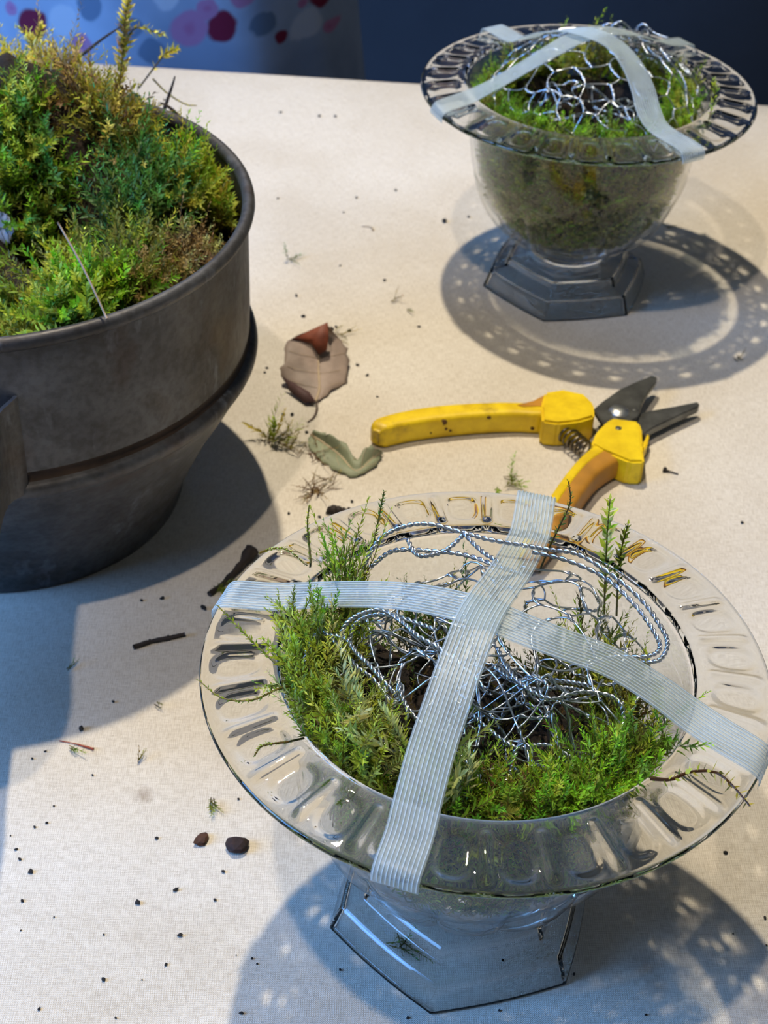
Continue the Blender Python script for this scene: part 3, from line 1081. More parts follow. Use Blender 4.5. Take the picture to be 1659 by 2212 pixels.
def build_far_moss():
    c = FAR
    hw = [(0, 0.098), (180, 0.098)]
    soil_core('soil', c, hw, 0.074, 'dark soil packed inside the bowl at the back')
    full = [(0, 1.0), (180, 1.0)]
    ch = [wall_fronds(c, 1900, full, 0.034, [(0, 0.102), (180, 0.102)], BRIGHT + GREEN + PALE, (0.010, 0.018), tang=1.0, up=0.6, M=24, la=0.24, lw=0.24, pinnate=0.5, inset=0.0016)]
    moss_obj('moss_lining', ch, 'olive green moss tangle pressed against the wall of the bowl at the back')
    ch = [arc_tuft(c, 240, 205, 335, 0.044, 0.056, 0.104, 0.008, -0.15, 1.0, 0.4, (0.009, 0.015), BRIGHT, M=28, la=0.2),
          arc_tuft(c, 90, 335, 385, 0.042, 0.056, 0.102, 0.010, -0.1, 1.0, 0.4, (0.010, 0.018), BRIGHT + GREEN, M=28, la=0.2),
          arc_tuft(c, 90, 150, 205, 0.044, 0.056, 0.103, 0.008, -0.1, 1.0, 0.4, (0.008, 0.015), OLIVE + BRIGHT, M=28, la=0.2),
          arc_tuft(c, 110, 25, 150, 0.036, 0.055, 0.104, 0.012, -0.05, 1.0, 0.4, (0.012, 0.022), OLIVE + GREEN, M=28, la=0.2)]
    moss_obj('moss_ring', ch, 'ring of short bright green moss around the mouth of the bowl at the back')
    sprig('moss_shoot', [at(1530, 262, .113), at(1540, 225, .118), at(1545, 195, .125), at(1542, 172, .130)], 'small moss shoot at the right rim of the bowl at the back', GREEN, 0.16, 30)


POT_R = 0.104


def pot_h(x, y):
    """height of the moss heap in the pot (world x, y)"""
    dx, dy = x - POT[0], y - POT[1]
    r = np.hypot(dx, dy)
    h = 0.128 - 0.020 * np.clip((r - 0.085) / 0.02, 0, 1) * np.clip((dx + 0.02) / 0.08, 0, 1)
    h = h + 0.052 * np.exp(-((dx - 0.000) ** 2 / 0.055 ** 2 + (dy - 0.060) ** 2 / 0.035 ** 2))
    h = h + 0.018 * np.exp(-((dx + 0.05) ** 2 + (dy + 0.0) ** 2) / 0.05 ** 2)
    h = h - 0.034 * np.exp(-((dx - 0.030) ** 2 + (dy - 0.005) ** 2) / 0.016 ** 2)
    h = h - 0.040 * np.exp(-((dx - 0.010) ** 2 / 0.02 ** 2 + (dy + 0.050) ** 2 / 0.016 ** 2))
    return h


def on_heap(px, py):
    z = 0.14
    for _ in range(25):
        w = at(px, py, z)
        z = 0.5 * z + 0.5 * float(pot_h(w[0], w[1]))
    return at(px, py, z)


def build_pot_moss():
    # peat filling
    nth, nr = 120, 30
    th = np.arange(nth) * 2 * math.pi / nth
    rows = []
    for k in range(nr):
        r = POT_R * 0.985 * k / (nr - 1) + 1e-5
        x = POT[0] + r * np.cos(th); y = POT[1] + r * np.sin(th)
        rows.append(np.stack([x, y, pot_h(x, y) - 0.006], 1))
    V = np.array(rows).reshape(-1, 3)
    nz = fbm(V, 70, 3, 1.7)
    V[:, 2] += 0.005 * nz
    edge = V[-nth:].copy(); edge[:, 2] = 0.09
    V = np.vstack([V, edge])
    tag(mesh_np('soil', V, grid_faces(nr + 1, nth, close_v=True), M_SOIL, None, True), 'dark peat filling the old zinc pot under the moss', 'soil')

    HOLLOWS = [(*on_heap(205, 375)[:2], 0.011), (*on_heap(165, 385)[:2], 0.009), (*on_heap(50, 568)[:2], 0.009), (*on_heap(100, 575)[:2], 0.007), (*on_heap(475, 365)[:2], 0.010), (*on_heap(440, 330)[:2], 0.008), (*on_heap(275, 590)[:2], 0.005)]

    def clump(label, spots, name='moss_clump'):
        ch = []
        for (px, py, rpx, n, pal, Lr, D0, spread, kw) in spots:
            w = on_heap(px, py)
            rad = rpx / 5300.0
            a = RNG.random(n) * 6.283
            r = rad * np.sqrt(RNG.random(n))
            x = w[0] + r * np.cos(a); y = w[1] + r * np.sin(a) * 1.25
            dr = np.hypot(x - POT[0], y - POT[1])
            k = np.minimum(1, 0.0985 / np.maximum(dr, 1e-6))
            x = POT[0] + (x - POT[0]) * k; y = POT[1] + (y - POT[1]) * k
            P = np.stack([x, y, pot_h(x, y) - 0.006 + 0.004 * RNG.random(n)], 1)
            ok = np.ones(n, bool)
            for hx, hy, hr in HOLLOWS:
                ok &= np.hypot(x - hx, (y - hy) / 1.3) > hr * (0.8 + 0.4 * RNG.random(n))
            x, y, P, n = x[ok], y[ok], P[ok], int(ok.sum())
            if n == 0: continue
            D = np.array(D0, float) + RNG.normal(size=(n, 3)) * spread
            L = Lr[0] + (Lr[1] - Lr[0]) * RNG.random(n)
            bend = RNG.normal(size=(n, 3)) * 0.2
            # keep tips inside the wall below the rim
            tip = P + L[:, None] * (unit(D) + bend)
            er = np.stack([x - POT[0], y - POT[1], 0 * x], 1); er = unit(er)
            rt = np.hypot(tip[:, 0] - POT[0], tip[:, 1] - POT[1])
            over = np.maximum(0, rt - np.where(tip[:, 2] > 0.148, 9, 0.1015))
            bend -= er * (over / L)[:, None] * 1.1
            st = kw.pop('stems', STEM) if 'stems' in kw else STEM
            ch.append(fronds(P, D, L, bend, pick(pal, n), pick(st, n), **kw))
        return moss_obj(name, ch, label)

    up = (0, -0.15, 1)
    clump('golden dry moss heap with brown stems at the back of the pot', [
        (60, 190, 120, 190, YELLOW, (0.016, 0.030), (0, 0, 1), 0.55, dict(M=30, la=0.20)),
        (230, 190, 120, 210, YELLOW, (0.016, 0.030), (0.1, 0, 1), 0.6, dict(M=30, la=0.20)),
        (200, 240, 110, 120, DRY + BROWN + YELLOW[2:4], (0.014, 0.026), (0, -0.2, 0.8), 0.7, dict(M=22, la=0.18)),
        (310, 190, 60, 90, YELLOW + PALE, (0.014, 0.026), (0.7, 0, 0.6), 0.45, dict(M=34, la=0.18)),
        (255, 110, 40, 50, YELLOW + DRY, (0.020, 0.034), (0.05, 0.0, 1), 0.25, dict(M=34, la=0.16))])
    clump('fresh green moss cushion at the left edge of the picture in the pot', [
        (40, 330, 95, 170, BRIGHT + GREEN, (0.014, 0.026), up, 0.45, dict(M=34, la=0.2)),
        (60, 440, 80, 110, DEEP + GREEN, (0.014, 0.026), (0.2, -0.2, 0.8), 0.5, dict(M=34, la=0.2)),
        (150, 470, 40, 36, PALE, (0.016, 0.024), (-0.1, -0.1, 1), 0.4, dict(M=46, la=0.2, pinnate=1.0))])
    clump('olive mixed moss along the back right inner wall of the pot', [
        (330, 270, 80, 140, OLIVE + GREEN, (0.014, 0.024), (0.3, 0, 0.9), 0.5, dict(M=30, la=0.18)),
        (250, 290, 80, 110, OLIVE + YELLOW, (0.014, 0.024), (0.1, -0.3, 0.8), 0.55, dict(M=30, la=0.18)),
        (400, 300, 40, 60, OLIVE + DEEP, (0.012, 0.022), (0.2, 0.1, 1), 0.5, dict(M=28, la=0.18))])
    clump('deep blue green moss patch in the middle of the pot', [
        (300, 430, 75, 170, DEEP, (0.018, 0.030), (0.1, 0.1, 1), 0.35, dict(M=36, la=0.16)),
        (240, 480, 60, 80, DEEP + OLIVE, (0.014, 0.024), up, 0.45, dict(M=32, la=0.18))])
    clump('yellow green moss cushion at the right side of the pot', [
        (430, 430, 75, 170, YELLOW[2:4] + GREEN + BRIGHT[:1], (0.016, 0.028), (0.2, 0, 1), 0.38, dict(M=36, la=0.18)),
        (480, 460, 55, 90, YELLOW[2:4] + GREEN, (0.014, 0.026), (0.35, 0, 0.9), 0.4, dict(M=34, la=0.18))])
    clump('dry tan moss mat near the right front rim of the pot', [
        (420, 545, 65, 130, DRY + PALE[:1], (0.010, 0.020), (0.3, -0.4, 0.6), 0.6, dict(M=24, la=0.16, stems=BROWN)),
        (330, 600, 60, 100, DRY + OLIVE, (0.010, 0.020), (0.1, -0.3, 0.8), 0.6, dict(M=24, la=0.18)),
        (300, 540, 60, 80, OLIVE + GREEN, (0.012, 0.022), up, 0.5, dict(M=30, la=0.18))])
    clump('lush bright green moss at the front rim of the pot', [
        (60, 660, 100, 190, GREEN + YELLOW[2:3], (0.014, 0.026), (0, -0.2, 1), 0.45, dict(M=34, la=0.2)),
        (180, 660, 70, 110, BRIGHT + GREEN, (0.014, 0.026), (0, -0.1, 1), 0.4, dict(M=38, la=0.2, lw=0.2)),
        (250, 620, 60, 80, BRIGHT + OLIVE, (0.014, 0.022), up, 0.45, dict(M=34, la=0.2)),
        (10, 700, 60, 70, OLIVE + YELLOW, (0.012, 0.022), up, 0.5, dict(M=30, la=0.2))])
    # tall spikes and loose shoots
    def up_pt(px, py, base):                              # a point above the heap on the ray, at the base's distance
        return at_y(px, py, base[1])
    b0 = on_heap(250, 200)
    for pts, lab, pal, ll, M in (
            ([(252, 210), (262, 150), (268, 90), (272, 30), (282, -20)], 'tall ragged pale moss spike at the top of the pot heap', YELLOW + DRY, 0.11, 120),
            ([(330, 170), (360, 200), (400, 225), (425, 228)], 'thin curved moss stem sticking out to the right of the pot heap', YELLOW, 0.06, 40),
            ([(262, 100), (290, 62), (315, 62), (340, 72), (358, 76)], 'small moss side branch at the tip of the tall spike', YELLOW, 0.14, 30),
            ([(300, 190), (345, 130), (358, 116), (372, 108), (386, 104)], 'loose moss tip pointing right over the table edge', YELLOW, 0.16, 30),
            ([(60, 130), (70, 100), (62, 80), (34, 55)], 'branching pale moss sprig at the upper left of the pot heap', YELLOW + PALE, 0.2, 44),
            ([(60, 130), (74, 95), (86, 70), (88, 52)], 'short moss sprig beside the branching pale one', YELLOW + PALE, 0.2, 44)):
        sprig('moss_spike', [up_pt(x, y, b0) for x, y in pts], lab, pal, ll, M, 0.0005, 55, 0.22)


build_near_moss()
build_far_moss()
build_pot_moss()


# ------------------------------------------------------------------ chicken wire
M_WIRE, _nt, _b = mat('galvanised_wire')
_b.inputs['Metallic'].default_value = 1.0
_b.inputs['Roughness'].default_value = 0.28
_b.inputs['Base Color'].default_value = (0.62, 0.66, 0.72, 1)
WIRE_R = 0.00034


def twisted(P, turns, gap=0.00036, r=WIRE_R, sides=5):
    """two wires wound round the path P"""
    T, A, B = frames(P)
    k = np.linspace(0, 1, len(P)) * turns * 2 * math.pi
    out = []
    for s in (0, math.pi):
        Q = P + gap * (A * np.cos(k + s)[:, None] + B * np.sin(k + s)[:, None])
        out.append(tube(Q, r, sides))
    return out


def hex_edges(R_, s):
    """honeycomb in the plane, clipped to a disc: list of (p, q, is_twisted)"""
    h = s / math.sqrt(3)
    E, seen = [], set()
    n = int(R_ / s) + 3
    for i in range(-n, n + 1):
        for j in range(-n, n + 1):
            cx = s * (i + 0.5 * (j % 2)); cy = 1.5 * h * j
            c = [(cx + h * math.sin(math.radians(60 * k)), cy + h * math.cos(math.radians(60 * k))) for k in range(6)]
            for k in range(6):
                p, q = c[k], c[(k + 1) % 6]
                key = tuple(sorted([(round(p[0], 5), round(p[1], 5)), (round(q[0], 5), round(q[1], 5))]))
                if key in seen: continue
                seen.add(key)
                if math.hypot(*p) < R_ or math.hypot(*q) < R_:
                    E.append((np.array(p), np.array(q), abs(p[0] - q[0]) < 1e-6))
    return E


def hex_net(R_, s, mapping, jit=0.12, seed=1, r=WIRE_R):
    rng = np.random.default_rng(seed)
    J = {}

    def jitter(p):
        k = (round(p[0], 5), round(p[1], 5))
        if k not in J: J[k] = rng.normal(size=2) * jit * s
        return p + J[k]
    parts = []
    for p, q, tw in hex_edges(R_, s):
        a, b = jitter(p), jitter(q)
        u = np.linspace(0, 1, 11 if tw else 7)[:, None]
        bow = np.array([-(b - a)[1], (b - a)[0]]) * rng.normal() * 0.10
        line = a + (b - a) * u + bow * np.sin(u * math.pi)
        P = mapping(line)
        if tw:
            parts += twisted(P, 1.6 if s > 0.011 else 1.3, r=r)
        else:
            parts.append(tube(P, r, 5))
    return join(parts)


def noise2(L, s, seed):
    return np.array([[mnoise.noise(Vector((x * s, y * s, seed))), mnoise.noise(Vector((x * s, y * s, seed + 5))), mnoise.noise(Vector((x * s, y * s, seed + 11)))] for x, y in L])


def dome_map(ctr, rx, ry, ztop, drop, amp, seed, rot=0.0, tilt=(0, 0), power=2.0):
    ca, sa = math.cos(rot), math.sin(rot)

    def f(L):
        rho = np.hypot(L[:, 0], L[:, 1])
        ang = np.arctan2(L[:, 1], L[:, 0]) + rot
        k = np.clip(rho, 0, 1.6)
        g = np.sin(np.clip(k, 0, math.pi / 2 * 1.05))                 # arc length -> plan radius
        x = ctr[0] + rx * g * np.cos(ang)
        y = ctr[1] + ry * g * np.sin(ang)
        z = ztop - drop * (1 - np.cos(np.clip(k, 0, 1.65))) ** (power / 2)
        P = np.stack([x, y, z + tilt[0] * (x - ctr[0]) + tilt[1] * (y - ctr[1])], 1)
        return P + amp * noise2(L, 2.2, seed)
    return f


def build_wire_far():
    t = empty('chicken_wire', (FAR[0], FAR[1], 0.075))
    tag(t, 'domed chicken wire in the bowl at the back', 'wire mesh', 'chicken wire in the bowls')
    off = np.array([FAR[0], FAR[1], 0.075])
    V, F4, F3 = hex_net(1.45, 0.30, dome_map((FAR[0] + 0.004, FAR[1]), 0.056, 0.053, 0.139, 0.042, 0.004, 3.0, 0.4), 0.10, 5)
    mesh_np('net', V - off, F4, M_WIRE, t, True, F3=F3)
    V, F4, F3 = hex_net(1.1, 0.34, dome_map((FAR[0], FAR[1] - 0.004), 0.036, 0.034, 0.108, 0.030, 0.010, 8.0, 1.1), 0.18, 6)
    mesh_np('net', V - off, F4, M_WIRE, t, True, F3=F3)
    # gathered cut edge at the back right
    parts = []
    rng = np.random.default_rng(4)
    for k in range(7):
        a0 = rng.uniform(20, 60); z0 = rng.uniform(0.116, 0.132)
        pts = [polar(FAR, a0 + d, 0.046 + rng.normal() * 0.003, z0 + rng.normal() * 0.004) for d in (0, 9, 18, 27)]
        parts += twisted(spline(np.array(pts), 24), 5)
    V, F4, F3 = join(parts)
    mesh_np('gathered_edge', V - off, F4, M_WIRE, t, True, F3=F3)


def build_wire_near():
    t = empty('chicken_wire', (NEAR[0], NEAR[1], 0.06))
    tag(t, 'crumpled chicken wire ball in the foreground bowl', 'wire mesh', 'chicken wire in the bowls')
    off = np.array([NEAR[0], NEAR[1], 0.06])
    c = NEAR
    nets = [(1.45, 0.34, dome_map((c[0] + 0.002, c[1] + 0.012), 0.052, 0.046, 0.123, 0.040, 0.012, 1.0, 0.2), 0.16, 11),
            (1.30, 0.38, dome_map((c[0] - 0.016, c[1] - 0.002), 0.030, 0.030, 0.119, 0.036, 0.012, 4.0, 0.9), 0.18, 12),
            (1.30, 0.36, dome_map((c[0] + 0.018, c[1] - 0.010), 0.033, 0.030, 0.112, 0.040, 0.014, 7.0, 1.7), 0.20, 13),
            (1.1, 0.42, dome_map((c[0] + 0.004, c[1] - 0.002), 0.032, 0.030, 0.092, 0.026, 0.012, 15.0, 0.5), 0.22, 15)]
    for R_, s, mp, j, sd in nets:
        V, F4, F3 = hex_net(R_, s, mp, j, sd)
        mesh_np('net', V - off, F4, M_WIRE, t, True, F3=F3)
    loops = [  # folded edges, pixel + height
        ([(775, 1262, .112), (790, 1215, .119), (820, 1165, .125), (870, 1138, .128), (930, 1132, .129), (1000, 1150, .129), (1060, 1166, .129), (1130, 1178, .128)], 14),
        ([(1130, 1178, .128), (1190, 1188, .127), (1250, 1198, .126), (1320, 1240, .124), (1385, 1295, .121), (1425, 1350, .118), (1442, 1390, .115), (1425, 1425, .112), (1380, 1432, .110)], 16),
        ([(1150, 1192, .125), (1230, 1212, .124), (1310, 1250, .122), (1370, 1305, .120), (1410, 1360, .117), (1425, 1400, .113), (1395, 1418, .110), (1320, 1420, .108), (1270, 1440, .108)], 16),
        ([(800, 1225, .116), (850, 1190, .121), (930, 1190, .123), (1010, 1200, .124), (1080, 1225, .125), (1130, 1240, .125)], 12),
        ([(657, 1462, .109), (662, 1410, .115), (682, 1372, .119), (705, 1366, .120), (735, 1400, .119), (770, 1440, .116), (808, 1470, .113), (850, 1530, .108)], 14),
        ([(700, 1368, .120), (745, 1378, .122), (770, 1410, .121), (800, 1440, .119), (835, 1480, .115), (875, 1520, .110)], 11),
        ([(735, 1400, .118), (742, 1355, .123), (775, 1328, .126), (825, 1318, .127), (870, 1345, .127), (900, 1372, .126), (950, 1402, .124), (1000, 1440, .122), (1050, 1490, .118)], 16),
        ([(755, 1385, .118), (765, 1350, .122), (800, 1330, .124), (850, 1330, .125), (900, 1345, .126), (940, 1360, .126)], 9),
        ([(860, 1470, .118), (875, 1520, .116), (905, 1560, .112), (950, 1600, .108), (1000, 1640, .104), (1040, 1690, .100)], 11),
        ([(1075, 1400, .116), (1095, 1440, .117), (1130, 1480, .117), (1190, 1510, .116), (1260, 1495, .114), (1330, 1510, .111), (1345, 1560, .106), (1310, 1625, .101)], 16),
        ([(1065, 1440, .112), (1120, 1470, .113), (1200, 1470, .113), (1270, 1480, .112)], 9),
        ([(1075, 1455, .110), (1150, 1488, .110), (1220, 1486, .110), (1290, 1500, .108)], 9),
        ([(1020, 1545, .112), (1060, 1580, .108), (1115, 1615, .105), (1180, 1610, .104), (1240, 1640, .100)], 11),
        ([(1115, 1615, .105), (1105, 1660, .101), (1085, 1700, .097)], 4),
        ([(1000, 1150, .129), (1040, 1190, .127), (1080, 1215, .126)], 4),
        ([(880, 1165, .125), (905, 1200, .124), (960, 1190, .124), (1005, 1152, .128)], 7)]
    parts = []
    for pts, turns in loops:
        P = spline(np.array([at(*q) for q in pts]), 9 * turns)
        parts += twisted(P, turns, gap=0.00044, r=0.00040)
    V, F4, F3 = join(parts)
    mesh_np('folded_edge', V - off, F4, M_WIRE, t, True, F3=F3)
    # loose single wire ends
    parts = []
    rng = np.random.default_rng(21)
    for k in range(26):
        a = polar(c, rng.uniform(0, 360), rng.uniform(0.004, 0.044), rng.uniform(0.082, 0.114))
        d = unit(rng.normal(size=3) * np.array([1, 1, 0.5]))
        e = unit(rng.normal(size=3))
        L = rng.uniform(0.010, 0.026)
        P = spline(np.array([a, a + d * L * 0.4 + e * 0.002, a + d * L * 0.75 - e * 0.003, a + d * L]), 12)
        rr = np.hypot(P[:, 0] - c[0], P[:, 1] - c[1])
        if rr.max() > 0.052 or P[:, 2].max() > 0.120: continue
        parts.append(tube(P, WIRE_R * 0.95, 5))
    V, F4, F3 = join(parts)
    mesh_np('loose_wire', V - off, F4, M_WIRE, t, True, F3=F3)


build_wire_far()
build_wire_near()


# ------------------------------------------------------------------ tape
def mat_tape(name='clear_tape', t0=0.74, t1=0.60):
    m = bpy.data.materials.new(name)
    m.use_nodes = True
    nt = m.node_tree
    b = nt.nodes['Principled BSDF']
    out = nt.nodes['Material Output']
    b.inputs['Base Color'].default_value = (0.70, 0.78, 0.80, 1)
    b.inputs['Roughness'].default_value = 0.28
    tl = nt.nodes.new('ShaderNodeBsdfTranslucent')
    tl.inputs['Color'].default_value = (0.80, 0.86, 0.87, 1)
    m1 = nd(nt, 'ShaderNodeMixShader', Fac=0.4)
    nt.links.new(b.outputs[0], m1.inputs[1])
    nt.links.new(tl.outputs[0], m1.inputs[2])
    tr = nt.nodes.new('ShaderNodeBsdfTransparent')
    tr.inputs['Color'].default_value = (0.95, 0.98, 0.98, 1)
    n = tex_noise(nt, coords(nt), 120, 3)
    fac = ramp(nt, n, [(0.3, (t0,) * 3), (0.7, (t1,) * 3)])
    m2 = nt.nodes.new('ShaderNodeMixShader')
    nt.links.new(fac.outputs['Color'], m2.inputs[0])
    nt.links.new(m1.outputs[0], m2.inputs[1])
    nt.links.new(tr.outputs[0], m2.inputs[2])
    nt.links.new(m2.outputs[0], out.inputs[0])
    return m


M_TAPE = mat_tape()
M_FIL = mat_tape('tape_filament', 0.30, 0.22)
TAPE_W = 0.0132


def tape(ctl, label, side_ref=None, n=70, nfil=11, width=TAPE_W, lift=0.0):
    P = spline(np.array(ctl, float), n)
    P[:, 2] += lift
    T = unit(np.gradient(P, axis=0))
    flat = T.copy(); flat[:, 2] = 0
    # sideways direction: level, square to the run (kept constant where the end folds over the rim)
    S = unit(np.cross(flat, np.array([0, 0, 1.0])))
    for k in range(1, n):
        if np.linalg.norm(flat[k]) < 0.35: S[k] = S[k - 1]
    for k in range(n - 2, -1, -1):
        if np.linalg.norm(flat[k]) < 0.35: S[k] = S[k + 1]
    ker = np.ones(7) / 7
    S = unit(np.stack([np.convolve(np.pad(S[:, i], 3, mode='edge'), ker, 'valid') for i in range(3)], 1))
    N = unit(np.cross(S, T))
    t = empty('tape_strip', tuple(P[n // 2]))
    o0 = P[n // 2]
    m = 9
    w = np.linspace(-0.5, 0.5, m) * width
    top = P[:, None] + S[:, None] * w[None, :, None]
    bot = top - N[:, None] * 0.00014
    ring = np.concatenate([top, bot[:, ::-1]], 1)
    V = ring.reshape(-1, 3)
    F4 = grid_faces(n, 2 * m, close_v=True)
    ends = [[i, i + 1, 2 * m - 2 - i, 2 * m - 1 - i] for i in range(m - 1)]
    ends2 = [[(n - 1) * 2 * m + i for i in e][::-1] for e in ends]
    mesh_np('film', V - o0, np.vstack([F4, ends, ends2]), M_TAPE, t, True)
    proto = None
    for i, x in enumerate(np.linspace(-0.455, 0.455, nfil) * width):
        Q = P[2:-2] + S[2:-2] * x + N[2:-2] * 0.00012
        V, F4, F3 = tube(Q, 0.00017, 5)
        mesh_np('filament', V - o0, F4, M_FIL, t, True, F3=F3)
    return tag(t, label, 'tape', 'tape strips across the bowls')


for c_, l_ in TAPE_RUNS:
    tape(c_, l_)


# ------------------------------------------------------------------ secateurs
def sweep(P, w, h, nsec=16, ex=4.0, S=None):
    """rounded-box cross-section along P; w sideways, h upwards (full sizes)"""
    P = np.asarray(P, float)
    n = len(P)
    T = unit(np.gradient(P, axis=0))
    if S is None:
        S = unit(np.cross(T, np.array([0, 0, 1.0])))
    N = np.cross(S, T)
    a = np.arange(nsec) * 2 * math.pi / nsec + math.pi / nsec
    cx = np.sign(np.cos(a)) * np.abs(np.cos(a)) ** (2 / ex) * 0.5
    cy = np.sign(np.sin(a)) * np.abs(np.sin(a)) ** (2 / ex) * 0.5
    V = P[:, None] + S[:, None] * (np.asarray(w)[:, None] * cx)[..., None] + N[:, None] * (np.asarray(h)[:, None] * cy)[..., None]
    V = V.reshape(-1, 3)
    F4 = grid_faces(n, nsec, close_v=True)
    k = np.arange(nsec)
    nv = len(V)
    V = np.vstack([V, P[0], P[-1]])
    F3 = np.vstack([np.stack([np.full(nsec, nv), (k + 1) % nsec, k], 1), np.stack([np.full(nsec, nv + 1), (n - 1) * nsec + k, (n - 1) * nsec + (k + 1) % nsec], 1)])
    return V, F4[:, ::-1], F3[:, ::-1]


def slab(poly, z0, z1, bev=0.0, name='x'):
    """extruded polygon (world xy) -> bmesh-based V,F4,F3 via triangulation, with optional bevel of the upper edge"""
    bm = bmesh.new()
    vs = [bm.verts.new((x, y, z0)) for x, y in poly]
    f = bm.faces.new(vs)
    if f.normal.z > 0: f.normal_flip()
    bm.normal_update()
    r = bmesh.ops.extrude_face_region(bm, geom=[f])
    up = [v for v in r['geom'] if isinstance(v, bmesh.types.BMVert)]
    for v in up: v.co.z = z1
    bmesh.ops.recalc_face_normals(bm, faces=bm.faces[:])
    if bev:
        ed = [e for e in bm.edges if e.verts[0].co.z > (z0 + z1) / 2 or e.verts[1].co.z > (z0 + z1) / 2]
        bmesh.ops.bevel(bm, geom=ed, offset=bev, segments=2, affect='EDGES')
    return bm


def bm_obj(name, bm, m, parent, off=(0, 0, 0), smooth=False):
    me = bpy.data.meshes.new(name)
    for v in bm.verts: v.co -= Vector(off)
    bm.to_mesh(me)
    bm.free()
    me.materials.append(m)
    for p_ in me.polygons: p_.use_smooth = smooth
    o = bpy.data.objects.new(name, me)
    COL.objects.link(o)
    if parent: o.parent = parent
    return o


def mat_grip():
    m, nt, b = mat('yellow_grip')
    v = coords(nt)
    n = tex_noise(nt, v, 90, 4, 0.6)
    c = ramp(nt, n, [(0.35, srgb(214, 178, 10)), (0.65, srgb(240, 208, 24))])
    dirt = ramp(nt, tex_noise(nt, v, 42, 5, 0.7), [(0.60, (0, 0, 0)), (0.78, (1, 1, 1))])
    c2 = mixc(nt, math_n(nt, 'MULTIPLY', dirt.outputs['Color'], 0.8), c.outputs['Color'], srgb(120, 80, 24))
    nt.links.new(c2, b.inputs['Base Color'])
    b.inputs['Roughness'].default_value = 0.42
    bump(nt, b, n, 0.15, 0.0008)
    return m


